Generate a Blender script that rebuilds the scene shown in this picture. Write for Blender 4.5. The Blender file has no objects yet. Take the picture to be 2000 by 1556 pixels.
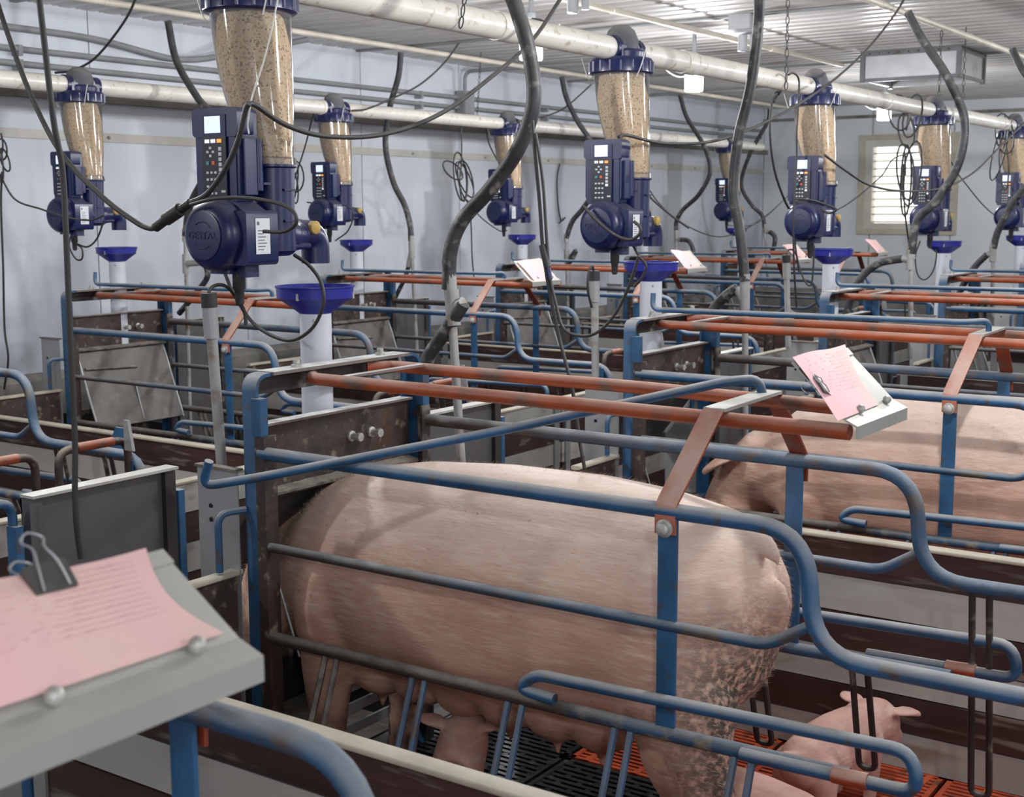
import bpy, bmesh, math, random
from mathutils import Vector, Matrix, noise
C = bpy.context.scene.collection
sc = bpy.context.scene
random.seed(7)

# ------------------------------------------------------------------ camera
cam_d = bpy.data.cameras.new('camera'); cam = bpy.data.objects.new('camera', cam_d); C.objects.link(cam)
sc.camera = cam
YAW, PIT, ROL = 0.6036895, 0.1424452, -0.0029434
Fw = Vector((-math.sin(YAW)*math.cos(PIT), math.cos(YAW)*math.cos(PIT), -math.sin(PIT)))
Rt = Vector((math.cos(YAW), math.sin(YAW), 0)); Up = Rt.cross(Fw)
R2 = Rt*math.cos(ROL) + Up*math.sin(ROL); U2 = Up*math.cos(ROL) - Rt*math.sin(ROL)
m = Matrix((R2, U2, -Fw)).transposed().to_4x4(); m.translation = Vector((0, 0, 1.518))
cam.matrix_world = m
cam_d.sensor_width = 36; cam_d.lens = 2573.95/2000*36; cam_d.clip_start = 0.05
cam_d.dof.use_dof = True; cam_d.dof.focus_distance = 3.3; cam_d.dof.aperture_fstop = 9

# ------------------------------------------------------------------ light and exposure
sc.view_settings.view_transform = 'Standard'; sc.view_settings.look = 'None'
sc.view_settings.exposure = 0.0; sc.view_settings.gamma = 1; sc.view_settings.use_curve_mapping = False
w = bpy.data.worlds.new('world'); sc.world = w; w.use_nodes = True
w.node_tree.nodes['Background'].inputs[0].default_value = (0.78, 0.87, 1, 1)
w.node_tree.nodes['Background'].inputs[1].default_value = 1.0
BULB_W = 60          # watts of each ceiling lamp
def lamp_light(loc):
    l = bpy.data.lights.new('bulb_light', 'POINT'); l.energy = BULB_W; l.color = (0.97, 0.985, 1.0); l.shadow_soft_size = 0.05
    o = bpy.data.objects.new('bulb_light', l); o.location = loc; C.objects.link(o); return o
# added bluish fill light behind the camera
for loc, rot, sx, sy, e in (((2.0, -1.85, 1.35), (math.radians(90), 0, 0), 3.0, 2.0, 25),):
    l = bpy.data.lights.new('added_fill_light', 'AREA'); l.shape = 'RECTANGLE'; l.size = sx; l.size_y = sy; l.energy = e; l.color = (0.85, 0.92, 1)
    o = bpy.data.objects.new('added_fill_light', l); o.location = loc; o.rotation_euler = rot; C.objects.link(o)

# ------------------------------------------------------------------ materials
def mat(name, col, rough=0.5, metal=0.0, var=0.0, scale=8.0, col2=None, bump=0.0, bscale=None, dust=0.0, dustcol=(0.42, 0.38, 0.31),
        stain=None, stain_amt=0.0, stain_scale=6.0, stretch=None, spec=0.5, coat=0.0, emit=None, es=0.0, trans=0.0, alpha=1.0, sss=0.0, detail=5, wear=None, dlo=-.05, dhi=.75, dn0=.45):
    M = bpy.data.materials.new(name); M.use_nodes = True
    nt = M.node_tree; N = nt.nodes; L = nt.links; b = N['Principled BSDF']
    b.inputs['Roughness'].default_value = rough; b.inputs['Metallic'].default_value = metal
    b.inputs['Specular IOR Level'].default_value = spec
    b.inputs['Coat Weight'].default_value = coat
    if trans: b.inputs['Transmission Weight'].default_value = trans
    if sss:
        b.inputs['Subsurface Weight'].default_value = sss; b.inputs['Subsurface Radius'].default_value = (1, .4, .25); b.inputs['Subsurface Scale'].default_value = 0.02
    if emit: b.inputs['Emission Color'].default_value = (*emit, 1); b.inputs['Emission Strength'].default_value = es
    tc = N.new('ShaderNodeTexCoord'); src = tc.outputs['Object']
    if stretch:
        mp = N.new('ShaderNodeMapping'); mp.inputs['Scale'].default_value = stretch; L.new(src, mp.inputs[0]); src = mp.outputs[0]
    def nz(s, d=detail):
        n = N.new('ShaderNodeTexNoise'); n.inputs['Scale'].default_value = s; n.inputs['Detail'].default_value = d; L.new(src, n.inputs['Vector']); return n
    def ramp(sock, a, bb):
        r = N.new('ShaderNodeMapRange'); r.inputs[1].default_value = a; r.inputs[2].default_value = bb; r.clamp = True; L.new(sock, r.inputs[0]); return r.outputs[0]
    def mix(f, a, bb):
        x = N.new('ShaderNodeMix'); x.data_type = 'RGBA'
        if isinstance(f, float): x.inputs[0].default_value = f
        else: L.new(f, x.inputs[0])
        for s, v in ((x.inputs[6], a), (x.inputs[7], bb)):
            if isinstance(v, tuple): s.default_value = (*v[:3], 1)
            else: L.new(v, s)
        return x.outputs[2]
    c = tuple(col)
    if var or col2:
        c2 = col2 or tuple(max(0, x*(1-var)) for x in col)
        c = mix(ramp(nz(scale).outputs[0], .38, .62), c, c2)
    if stain:
        c = mix(ramp(nz(stain_scale, 8).outputs[0], .62-stain_amt*.3, .72-stain_amt*.2), c, stain)
    if wear:      # the end by the trough is rubbed down to grimy steel, the rear end keeps its paint
        sx_ = N.new('ShaderNodeSeparateXYZ'); L.new(tc.outputs['Object'], sx_.inputs[0])
        ad = N.new('ShaderNodeMath'); ad.operation = 'MULTIPLY_ADD'; ad.inputs[1].default_value = 1.0; L.new(nz(9).outputs[0], ad.inputs[0]); L.new(sx_.outputs[0], ad.inputs[2])
        r_ = N.new('ShaderNodeMapRange'); r_.inputs[1].default_value = wear[0]+.5; r_.inputs[2].default_value = wear[1]+.5; r_.inputs[3].default_value = 1; r_.inputs[4].default_value = 0; L.new(ad.outputs[0], r_.inputs[0])
        c = mix(r_.outputs[0], c, (.060, .045, .036))
    if dust:
        g = N.new('ShaderNodeNewGeometry'); s = N.new('ShaderNodeSeparateXYZ'); L.new(g.outputs['Normal'], s.inputs[0])
        up = ramp(s.outputs[2], dlo, dhi); n = nz(14)
        mm = N.new('ShaderNodeMath'); mm.operation = 'MULTIPLY'; L.new(up, mm.inputs[0]); q_ = N.new('ShaderNodeMapRange'); q_.inputs[1].default_value = .3; q_.inputs[2].default_value = .6; q_.inputs[3].default_value = dn0; q_.inputs[4].default_value = 1; L.new(n.outputs[0], q_.inputs[0]); L.new(q_.outputs[0], mm.inputs[1])
        m2 = N.new('ShaderNodeMath'); m2.operation = 'MULTIPLY'; m2.inputs[1].default_value = dust; L.new(mm.outputs[0], m2.inputs[0])
        c = mix(m2.outputs[0], c, tuple(dustcol))
        rr = N.new('ShaderNodeMapRange'); rr.inputs[3].default_value = rough; rr.inputs[4].default_value = .85; L.new(m2.outputs[0], rr.inputs[0]); L.new(rr.outputs[0], b.inputs['Roughness'])
    if isinstance(c, tuple): b.inputs['Base Color'].default_value = (*c, 1)
    else: L.new(c, b.inputs['Base Color'])
    if bump:
        bp = N.new('ShaderNodeBump'); bp.inputs['Strength'].default_value = bump; bp.inputs['Distance'].default_value = 0.01
        L.new(nz(bscale or scale*4).outputs[0], bp.inputs['Height']); L.new(bp.outputs[0], b.inputs['Normal'])
    return M

M = {}
M['blue'] = mat('blue_paint', (0.028, 0.108, 0.235), .4, var=.35, scale=9, dust=.9, dustcol=(.40, .395, .385), dlo=.0, dhi=.85, dn0=.72, stain=(.07, .055, .05), stain_amt=.10, stain_scale=30)
M['blue_worn'] = mat('worn_blue_paint', (0.032, 0.10, 0.20), .55, var=.4, scale=5.0, dust=.7, dustcol=(.33, .34, .35), stain=(.09, .07, .055), stain_amt=.3, stain_scale=12, bump=.25, bscale=60, wear=(.25, 1.0))
M['blue_worn2'] = mat('rubbed_blue_paint', (0.032, 0.10, 0.20), .55, var=.4, scale=5.0, dust=.65, dustcol=(.27, .255, .23), stain=(.22, .19, .14), stain_amt=.2, stain_scale=20, bump=.3, bscale=60, wear=(.75, 1.15))
M['grime'] = mat('grimy_steel', (0.085, 0.075, 0.068), .65, col2=(.19, .17, .145), scale=22, dust=.5, stain=(.03, .027, .025), stain_amt=.4, stain_scale=12, bump=.5, bscale=70)
M['orange'] = mat('orange_paint', (0.36, 0.072, 0.022), .45, var=.3, scale=10, dust=.85, dustcol=(.48, .32, .26), dlo=.1, dhi=.95, stain=(.12, .07, .05), stain_amt=.15, stain_scale=9)
M['orange_dusty'] = mat('dusty_orange_paint', (0.36, 0.062, 0.022), .5, var=.2, scale=10, dust=1.0, dustcol=(.50, .335, .28), dlo=-.1, dhi=.4)
M['orange_clean'] = mat('bare_orange_paint', (0.23, 0.04, 0.015), .45, var=.3, scale=12, stain=(.12, .07, .05), stain_amt=.15, stain_scale=12)
M['rust'] = mat('rusty_black_steel', (0.024, 0.016, 0.015), .6, col2=(.048, .024, .019), scale=7, dust=.4, stain=(.20, .16, .12), stain_amt=.08, stain_scale=25, bump=.3, bscale=40)
M['rustdark'] = mat('black_steel', (0.016, 0.014, 0.014), .5, col2=(.034, .028, .026), scale=6, dust=.25, stain=(.2, .18, .15), stain_amt=.12, stain_scale=12)
M['steel'] = mat('galvanised_steel', (0.38, 0.38, 0.39), .42, .45, var=.15, scale=5, stain=(.26, .24, .21), stain_amt=.05, stain_scale=5, bump=.08)
M['stainless'] = mat('dull_stainless', (0.12, 0.12, 0.128), .42, .35, var=.2, scale=2.5, stretch=(1, 1, .25), stain=(.11, .10, .095), stain_amt=.25)
M['flap'] = mat('dark_steel_flap', (.055, .052, .052), .5, .3, col2=(.11, .10, .095), scale=5, dust=.2, stain=(.16, .15, .13), stain_amt=.12, stain_scale=8)  # dark base tone with random lighter blotches
M['angle'] = mat('dark_angle_steel', (.13, .13, .14), .5, .3, var=.2, scale=7, stain=(.08, .07, .06), stain_amt=.2)
M['tray'] = mat('clipboard_metal', (0.50, 0.50, 0.47), .34, .35, var=.12, scale=4, dust=.5, dustcol=(.50, .48, .42))
M['topbar'] = mat('dusty_steel_top', (0.10, 0.085, 0.08), .5, col2=(.16, .11, .09), scale=9, dust=1.0, dustcol=(.68, .68, .67))
M['bolt'] = mat('zinc_bolt', (0.50, 0.49, 0.46), .5, .4, var=.3, scale=60)
M['pink'] = mat('pink_paper', (0.82, 0.50, 0.53), .75, col2=(.79, .53, .49), scale=6)
M['ink'] = mat('pencil_marks', (0.66, 0.40, 0.46), .8)
M['plank_d'] = mat('brown_plank', (0.034, 0.020, 0.018), .42, col2=(.06, .031, .026), scale=3, stretch=(.4, 1, 3), stain=(.17, .14, .12), stain_amt=.1, stain_scale=9, bump=.1)
M['plank_l'] = mat('grey_plank', (0.43, 0.42, 0.395), .36, col2=(.33, .32, .295), scale=2, stretch=(.5, 1, 2), stain=(.22, .18, .14), stain_amt=.16, stain_scale=5)
M['plank_top'] = mat('plank_cap', (0.50, 0.455, 0.365), .5, var=.2, scale=8)
M['wall'] = mat('white_wall_panel', (0.67, 0.71, 0.775), .42, col2=(.60, .635, .70), scale=.9, stretch=(1, 1, .45), stain=(.43, .45, .50), stain_amt=.22, stain_scale=1.6, bump=.05, bscale=3)
M['wallfar'] = mat('white_far_wall_panel', (0.70, 0.725, 0.76), .45, col2=(.62, .645, .68), scale=1.0, stain=(.46, .46, .46), stain_amt=.1, stain_scale=1.4)
M['trim'] = mat('cream_trim', (0.62, 0.60, 0.54), .5, var=.15, scale=6)
M['kerb'] = mat('concrete_kerb', (0.27, 0.255, 0.235), .85, var=.3, scale=5, bump=.4, stain=(.14, .13, .12), stain_amt=.2)
M['concrete'] = mat('dark_concrete', (0.10, 0.095, 0.09), .8, var=.3, scale=4, bump=.4)
M['ceil'] = mat('white_metal_ceiling', (0.62, 0.61, 0.60), .36, .25, col2=(.50, .475, .45), scale=1.4, stretch=(.5, 1, 1), stain=(.28, .25, .22), stain_amt=.18, stain_scale=2.2)
M['pvc'] = mat('white_feed_pipe', (0.74, 0.72, 0.66), .32, var=.1, scale=5, dust=.35, dustcol=(.55, .50, .42), stain=(.45, .38, .3), stain_amt=.1, stain_scale=30)
M['pvc_old'] = mat('cream_water_pipe', (0.62, 0.57, 0.48), .45, var=.2, scale=5, dust=.4)
M['conduit'] = mat('grey_conduit', (0.27, 0.28, 0.29), .5, var=.15, scale=5, dust=.6, dustcol=(.42, .42, .41))
M['pipegrey'] = mat('grey_drop_pipe', (0.36, 0.36, 0.355), .5, .2, var=.2, scale=6, stain=(.22, .16, .11), stain_amt=.25, stain_scale=14)
M['navy'] = mat('navy_plastic', (0.007, 0.012, 0.075), .3, var=.15, scale=6, dust=.55, dustcol=(.15, .145, .165), spec=.5, dlo=.3, dhi=1.0)
M['navy_box'] = mat('navy_box_plastic', (0.012, 0.019, 0.078), .38, var=.1, scale=6, dust=.5, dustcol=(.16, .16, .18), dlo=.3, dhi=1.0)
M['royal'] = mat('royal_blue_plastic', (0.012, 0.015, 0.25), .35, var=.1, scale=6)
M['dome'] = mat('dusty_cap', (0.04, 0.045, 0.07), .5, dust=1.0, dustcol=(.25, .235, .22), scale=6)
M['black'] = mat('black_rubber', (0.018, 0.018, 0.02), .5, dust=.5, dustcol=(.2, .19, .18), scale=8)
M['keypad'] = mat('black_keypad', (0.006, 0.007, 0.02), .35)
M['hose'] = mat('dusty_black_hose', (0.018, 0.019, 0.024), .5, col2=(.042, .042, .046), scale=25, dust=.6, dustcol=(.15, .145, .14), stain=(.19, .18, .17), stain_amt=.12, stain_scale=22)
M['cable'] = mat('cable_sheath', (0.022, 0.021, 0.022), .5, dust=.6, dustcol=(.16, .15, .14), scale=9)
M['whitewire'] = mat('white_wire', (0.7, 0.7, 0.68), .5)
M['key'] = mat('grey_key', (.55, .57, .6), .5)
M['key_red'] = mat('orange_key', (.75, .10, .03), .5)
M['key_teal'] = mat('teal_key', (.05, .25, .3), .5)
M['screen'] = mat('lit_screen', (0.3, .34, .4), .3, emit=(.70, .80, 1.0), es=.95)
M['led'] = mat('lit_key', (.5, .5, .5), .3, emit=(.85, .92, 1), es=.9)
M['led_or'] = mat('lit_orange_key', (.5, .2, .05), .3, emit=(1, .33, .08), es=1.1)
M['label'] = mat('white_label', (.62, .64, .68), .5)
M['labelink'] = mat('label_print', (.12, .12, .14), .6)
M['bulb'] = mat('bulb_glow', (1, 1, 1), .3, emit=(.93, .97, 1.0), es=9)
M['fixture'] = mat('lamp_holder', (.40, .41, .43), .5, var=.1)
M['windowframe'] = mat('beige_window_frame', (.52, .48, .38), .55, var=.15, scale=9)
M['whiteplastic'] = mat('white_plastic_sheet', (.62, .64, .70), .4, var=.12, scale=7)
M['tube'] = mat('white_drop_tube', (.58, .60, .66), .35, var=.1, scale=4, stretch=(1, 1, .4))
M['yellowcap'] = mat('ochre_cap', (.50, .34, .09), .6, var=.2, scale=20)
M['hoof'] = mat('hoof', (.07, .055, .045), .6)
M['blackslat'] = mat('black_slat', (.018, .018, .019), .42, var=.4, scale=9, bump=.3, stain=(.07, .065, .06), stain_amt=.12, stain_scale=18)
M['orangeslat'] = mat('orange_slat', (.50, .085, .028), .5, col2=(.34, .05, .02), scale=7, bump=.25, stain=(.13, .05, .03), stain_amt=.18, stain_scale=16)
M['brush'] = mat('bristle_hair', (.68, .53, .43), .5)

def glass_tube():
    m_ = bpy.data.materials.new('clear_plastic'); m_.use_nodes = True; nt = m_.node_tree; N = nt.nodes; L = nt.links
    for n in list(N): N.remove(n)
    out = N.new('ShaderNodeOutputMaterial'); tr = N.new('ShaderNodeBsdfTransparent'); tr.inputs[0].default_value = (.95, .95, .96, 1)
    gl = N.new('ShaderNodeBsdfGlossy'); gl.inputs['Roughness'].default_value = .08; gl.inputs[0].default_value = (.9, .92, .96, 1)
    df = N.new('ShaderNodeBsdfDiffuse'); df.inputs[0].default_value = (.6, .58, .56, 1)
    fr = N.new('ShaderNodeFresnel'); fr.inputs[0].default_value = 1.5
    m1 = N.new('ShaderNodeMixShader'); L.new(fr.outputs[0], m1.inputs[0]); L.new(tr.outputs[0], m1.inputs[1]); L.new(gl.outputs[0], m1.inputs[2])
    m2 = N.new('ShaderNodeMixShader'); m2.inputs[0].default_value = .10; L.new(m1.outputs[0], m2.inputs[1]); L.new(df.outputs[0], m2.inputs[2])
    L.new(m2.outputs[0], out.inputs[0]); return m_
M['clear'] = glass_tube()

def feed_mat():
    m_ = bpy.data.materials.new('feed_pellets'); m_.use_nodes = True; nt = m_.node_tree; N = nt.nodes; L = nt.links; b = N['Principled BSDF']
    b.inputs['Roughness'].default_value = .85
    tc = N.new('ShaderNodeTexCoord'); v = N.new('ShaderNodeTexVoronoi'); v.inputs['Scale'].default_value = 210; L.new(tc.outputs['Object'], v.inputs['Vector'])
    r = N.new('ShaderNodeValToRGB'); L.new(v.outputs['Color'], r.inputs[0])
    r.color_ramp.elements[0].color = (.26, .15, .09, 1); r.color_ramp.elements[0].position = .12
    r.color_ramp.elements[1].color = (.70, .53, .33, 1); r.color_ramp.elements[1].position = .38
    n = N.new('ShaderNodeTexNoise'); n.inputs['Scale'].default_value = 16; L.new(tc.outputs['Object'], n.inputs['Vector'])
    x = N.new('ShaderNodeMix'); x.data_type = 'RGBA'; x.inputs[7].default_value = (.58, .42, .25, 1); mr = N.new('ShaderNodeMapRange'); mr.inputs[1].default_value = .5; mr.inputs[2].default_value = .8; mr.inputs[4].default_value = .5
    L.new(n.outputs[0], mr.inputs[0]); L.new(mr.outputs[0], x.inputs[0]); L.new(r.outputs[0], x.inputs[6]); L.new(x.outputs[2], b.inputs['Base Color'])
    bp = N.new('ShaderNodeBump'); bp.inputs['Strength'].default_value = .5; bp.inputs['Distance'].default_value = .003; L.new(v.outputs['Distance'], bp.inputs['Height']); L.new(bp.outputs[0], b.inputs['Normal'])
    return m_
M['feed'] = feed_mat()

def skin_mat(name, base, dark, pale, dirt_and_toplight):
    m_ = bpy.data.materials.new(name); m_.use_nodes = True; nt = m_.node_tree; N = nt.nodes; L = nt.links; b = N['Principled BSDF']
    b.inputs['Roughness'].default_value = .55; b.inputs['Specular IOR Level'].default_value = .35
    b.inputs['Subsurface Weight'].default_value = .12; b.inputs['Subsurface Radius'].default_value = (1, .35, .2); b.inputs['Subsurface Scale'].default_value = .015
    tc = N.new('ShaderNodeTexCoord'); sp = N.new('ShaderNodeSeparateXYZ'); L.new(tc.outputs['Object'], sp.inputs[0])
    def nz(s, d=5, st=None):
        src = tc.outputs['Object']
        if st:
            mp = N.new('ShaderNodeMapping'); mp.inputs['Scale'].default_value = st[:3]; mp.inputs['Rotation'].default_value = (0, .6, 0); L.new(src, mp.inputs[0]); src = mp.outputs[0]
        n = N.new('ShaderNodeTexNoise'); n.inputs['Scale'].default_value = s; n.inputs['Detail'].default_value = d; L.new(src, n.inputs['Vector']); return n.outputs[0]
    def rg(s, a, bb, c=0, d=1):
        r = N.new('ShaderNodeMapRange'); r.inputs[1].default_value = a; r.inputs[2].default_value = bb; r.inputs[3].default_value = c; r.inputs[4].default_value = d; L.new(s, r.inputs[0]); return r.outputs[0]
    def mul(a, bb):
        x = N.new('ShaderNodeMath'); x.operation = 'MULTIPLY'; L.new(a, x.inputs[0]); L.new(bb, x.inputs[1]); return x.outputs[0]
    def mix(f, a, bb):
        x = N.new('ShaderNodeMix'); x.data_type = 'RGBA'; L.new(f, x.inputs[0])
        for s, v in ((x.inputs[6], a), (x.inputs[7], bb)):
            if isinstance(v, tuple): s.default_value = (*v, 1)
            else: L.new(v, s)
        return x.outputs[2]
    c = mix(rg(nz(5), .35, .65), base, dark)
    c = mix(mul(rg(nz(16, 7, (1, 1.5, 6)), .45, .72, 0, .95), rg(nz(3), .3, .6)), c, pale)            # streaks of pale hair
    if dirt_and_toplight:
        # smears of dung on the ham and rump, dry specks over the back
        rear = rg(sp.outputs[0], .36, .60); low = rg(sp.outputs[2], .72, .52)
        c = mix(mul(mul(rg(sp.outputs[0], .56, .67), rg(sp.outputs[2], .76, .56)), rg(nz(60, 10), .36, .54, 0, .97)), c, (.07, .06, .052))
        c = mix(mul(mul(rear, low), rg(nz(55, 9), .58, .66, 0, .45)), c, (.14, .10, .09))
        c = mix(rg(sp.outputs[2], .66, .90, 0, .75), c, (.78, .67, .59))  # upper body painted paler with height, imitating light caught from above
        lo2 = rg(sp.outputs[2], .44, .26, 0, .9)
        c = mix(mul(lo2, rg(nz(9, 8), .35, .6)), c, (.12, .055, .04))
        c = mix(mul(rg(nz(60, 3), .70, .76, 0, .7), rg(nz(4), .45, .6)), c, (.15, .11, .08))
    L.new(c, b.inputs['Base Color'])
    bp = N.new('ShaderNodeBump'); bp.inputs['Strength'].default_value = .35; bp.inputs['Distance'].default_value = .004
    L.new(nz(34, 7, (1, 1.5, 6)), bp.inputs['Height']); L.new(bp.outputs[0], b.inputs['Normal'])
    return m_
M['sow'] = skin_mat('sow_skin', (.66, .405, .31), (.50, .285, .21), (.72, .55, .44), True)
M['piglet'] = skin_mat('piglet_skin', (.66, .40, .34), (.55, .31, .26), (.68, .50, .42), False)

# ------------------------------------------------------------------ mesh helpers
V = Vector
class MB:
    def __init__(s): s.v = []; s.f = []
    def add(s, vs, fs):
        o = len(s.v); s.v += [tuple(x) for x in vs]; s.f += [tuple(i+o for i in f) for f in fs]; return s
    def box(s, a, b):
        x0, y0, z0 = (min(a[i], b[i]) for i in range(3)); x1, y1, z1 = (max(a[i], b[i]) for i in range(3))
        return s.add([(x0, y0, z0), (x1, y0, z0), (x1, y1, z0), (x0, y1, z0), (x0, y0, z1), (x1, y0, z1), (x1, y1, z1), (x0, y1, z1)],
                     [(0, 3, 2, 1), (4, 5, 6, 7), (0, 1, 5, 4), (1, 2, 6, 5), (2, 3, 7, 6), (3, 0, 4, 7)])
    def rbox(s, a, b, r=.006, ax=2):
        """box with its four edges along one axis rounded"""
        lo = [min(a[i], b[i]) for i in range(3)]; hi = [max(a[i], b[i]) for i in range(3)]
        i, j = [k for k in range(3) if k != ax]; pts = []
        for cx, cy, a0 in ((hi[i]-r, hi[j]-r, 0), (lo[i]+r, hi[j]-r, 90), (lo[i]+r, lo[j]+r, 180), (hi[i]-r, lo[j]+r, 270)):
            for t in (0, 30, 60, 90): q = math.radians(a0+t); pts.append((cx+r*math.cos(q), cy+r*math.sin(q)))
        vs = []
        for h in (lo[ax], hi[ax]):
            for p in pts:
                q = [0, 0, 0]; q[i] = p[0]; q[j] = p[1]; q[ax] = h; vs.append(q)
        n = len(pts); fl = (ax == 1)
        fs = [tuple(range(n)) if fl else tuple(range(n-1, -1, -1)), tuple(range(2*n-1, n-1, -1)) if fl else tuple(range(n, 2*n))]
        for k in range(n):
            q = (k, (k+1) % n, n+(k+1) % n, n+k); fs.append(tuple(reversed(q)) if fl else q)
        return s.add(vs, fs)
    def sweep(s, path, sect, closed_sect=True, caps=True, up=V((0, 0, 1)), scales=None):
        path = [V(p) for p in path]; n = len(path); k = len(sect); vs = []; prev = None
        for i, p in enumerate(path):
            t = (path[min(i+1, n-1)] - path[max(i-1, 0)]).normalized()
            if prev is None:
                ref = up if abs(t.dot(up)) < .95 else V((0, 1, 0)); a = t.cross(ref).normalized()
            else: a = (prev - t*prev.dot(t)).normalized()
            prev = a; b = a.cross(t).normalized(); q = scales[i] if scales else 1
            for u, v2 in sect: vs.append(p + a*u*q + b*v2*q)
        fs = []
        for i in range(n-1):
            for j in range(k): fs.append((i*k+j, i*k+(j+1) % k, (i+1)*k+(j+1) % k, (i+1)*k+j))
        if caps: fs += [tuple(range(k-1, -1, -1)), tuple((n-1)*k+j for j in range(k))]
        return s.add(vs, fs)
    def tube(s, path, r, seg=10, caps=True, scales=None):
        return s.sweep(path, [(r*math.cos(2*math.pi*j/seg), r*math.sin(2*math.pi*j/seg)) for j in range(seg)], caps=caps, scales=scales)
    def flat(s, path, w, t, up=V((0, 0, 1))):
        return s.sweep(path, [(w/2, t/2), (-w/2, t/2), (-w/2, -t/2), (w/2, -t/2)], up=up)
    def lathe(s, prof, c=(0, 0, 0), axis='z', seg=24, sx=0, sy=0):
        """prof: (radius, height[, dx])"""
        vs = []; n = len(prof)
        for pr in prof:
            r, h = pr[0], pr[1]; dx = pr[2] if len(pr) > 2 else 0
            for j in range(seg):
                a = 2*math.pi*j/seg; x, y = r*math.cos(a)+dx, r*math.sin(a)
                q = (x, y, h) if axis == 'z' else ((h, x, y) if axis == 'x' else (y, h, x))
                vs.append((c[0]+q[0], c[1]+q[1], c[2]+q[2]))
        fs = [(i*seg+j, i*seg+(j+1) % seg, (i+1)*seg+(j+1) % seg, (i+1)*seg+j) for i in range(n-1) for j in range(seg)]
        fs += [tuple(range(seg-1, -1, -1)), tuple((n-1)*seg+j for j in range(seg))]
        return s.add(vs, fs)
    def poly(s, pts, t):
        """extrude polygon pts (3d, planar) by vector t"""
        n = len(pts); t = V(t); vs = [V(p) for p in pts] + [V(p)+t for p in pts]
        return s.add(vs, [tuple(range(n-1, -1, -1)), tuple(range(n, 2*n))] + [(i, (i+1) % n, n+(i+1) % n, n+i) for i in range(n)])
    def ball(s, c, r, seg=12, sc3=(1, 1, 1)):
        prof = [(r*math.sin(math.pi*i/8)+1e-5, -r*math.cos(math.pi*i/8)) for i in range(9)]
        o = len(s.v); s.lathe(prof, seg=seg)
        for i in range(o, len(s.v)): s.v[i] = (c[0]+s.v[i][0]*sc3[0], c[1]+s.v[i][1]*sc3[1], c[2]+s.v[i][2]*sc3[2])
        return s
    def mesh(s, name, mt, smooth=True):
        me = bpy.data.meshes.new(name); me.from_pydata(s.v, [], s.f); me.materials.append(mt)
        bm = bmesh.new(); bm.from_mesh(me); bmesh.ops.recalc_face_normals(bm, faces=bm.faces); bm.to_mesh(me); bm.free()
        if smooth:
            me.polygons.foreach_set('use_smooth', [True]*len(me.polygons))
            try: me.set_sharp_from_angle(angle=math.radians(40))
            except Exception: pass
        return me
    def build(s, name, mt, parent=None, loc=None, smooth=True):
        o = bpy.data.objects.new(name, s.mesh(name, mt, smooth)); C.objects.link(o)
        if parent: o.parent = parent; KIDS.setdefault(parent.name, []).append(o)
        if loc: o.location = loc
        return o

def fillet(pts, r, n=6):
    pts = [V(p) for p in pts]; out = [pts[0]]
    for i in range(1, len(pts)-1):
        a, b, c = pts[i-1], pts[i], pts[i+1]; rr = min(r, (a-b).length*.49, (c-b).length*.49)
        p, q = b+(a-b).normalized()*rr, b+(c-b).normalized()*rr
        for k in range(n+1):
            t = k/n; out.append(p*(1-t)**2 + b*2*t*(1-t) + q*t*t)
    out.append(pts[-1]); return out
def smoothp(pts, n=8):
    P = [V(p) for p in pts]; P = [P[0]*2-P[1]] + P + [P[-1]*2-P[-2]]; out = []
    for i in range(1, len(P)-2):
        a, b, c, d = P[i-1:i+3]
        for k in range(n):
            t = k/n; out.append(.5*((2*b)+(c-a)*t+(2*a-5*b+4*c-d)*t*t+(3*b-a-3*c+d)*t**3))
    out.append(P[-2]); return out
def thing(name, label, cat, loc=(0, 0, 0), group=None):
    o = bpy.data.objects.new(name, None); o.empty_display_size = .05; C.objects.link(o); o.location = loc
    o['label'] = label; o['category'] = cat
    if group: o['group'] = group
    return o
def tag(o, label, cat, group=None):
    o['label'] = label; o['category'] = cat
    if group: o['group'] = group
    return o
KIDS = {}
def kids(o): return KIDS.get(o.name, [])
def copy_tree(o, loc=None, label=None, skip=()):
    r = o.copy(); C.objects.link(r)
    for ch in CH[o.name]:
        if ch.name.split('.')[0] in skip: continue
        c = ch.copy(); C.objects.link(c); c.parent = r
        for g in CH.get(ch.name, []):
            d = g.copy(); C.objects.link(d); d.parent = c
    if loc: r.location = loc
    if label: r['label'] = label
    return r
CH = {}
def index_children():
    CH.clear()
    for o in bpy.data.objects:
        if o.parent: CH.setdefault(o.parent.name, []).append(o)
def structure(o): o['kind'] = 'structure'; return o

XF, YN, W, P = -2.285, 2.212, .621, 1.835       # front of the first row of crates, near side of crate 0, crate width, pen pitch
X2 = XF - 3.15                                  # front of the second row
WX, WY, CZ = -6.25, 14.1, 2.62                  # left wall, far wall, ceiling height

# ================================================================== SETTING
def wall_panels(name, mt, along, a0, a1, fixed, z0, z1, step, into, par):
    """upright wall boards with recessed seams, one object each"""
    n = int(round((a1-a0)/step)); st = (a1-a0)/n; me = None
    for i in range(n):
        if me is None:
            b = MB(); g = .004
            if along == 'y': b.box((0, g, 0), (into, st-g, z1-z0))
            else: b.box((g, 0, 0), (st-g, into, z1-z0))
            me = b.mesh(name, mt, False)
        o = bpy.data.objects.new(name, me); C.objects.link(o); o.parent = par
        o.location = (fixed, a0+i*st, z0) if along == 'y' else (a0+i*st, fixed, z0)
YB, XR = -2.0, 3.2
fl = structure(MB().box((WX-.3, YB, -.5), (XR, WY+.3, -.38)).build('floor', M['concrete'], smooth=False))
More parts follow.
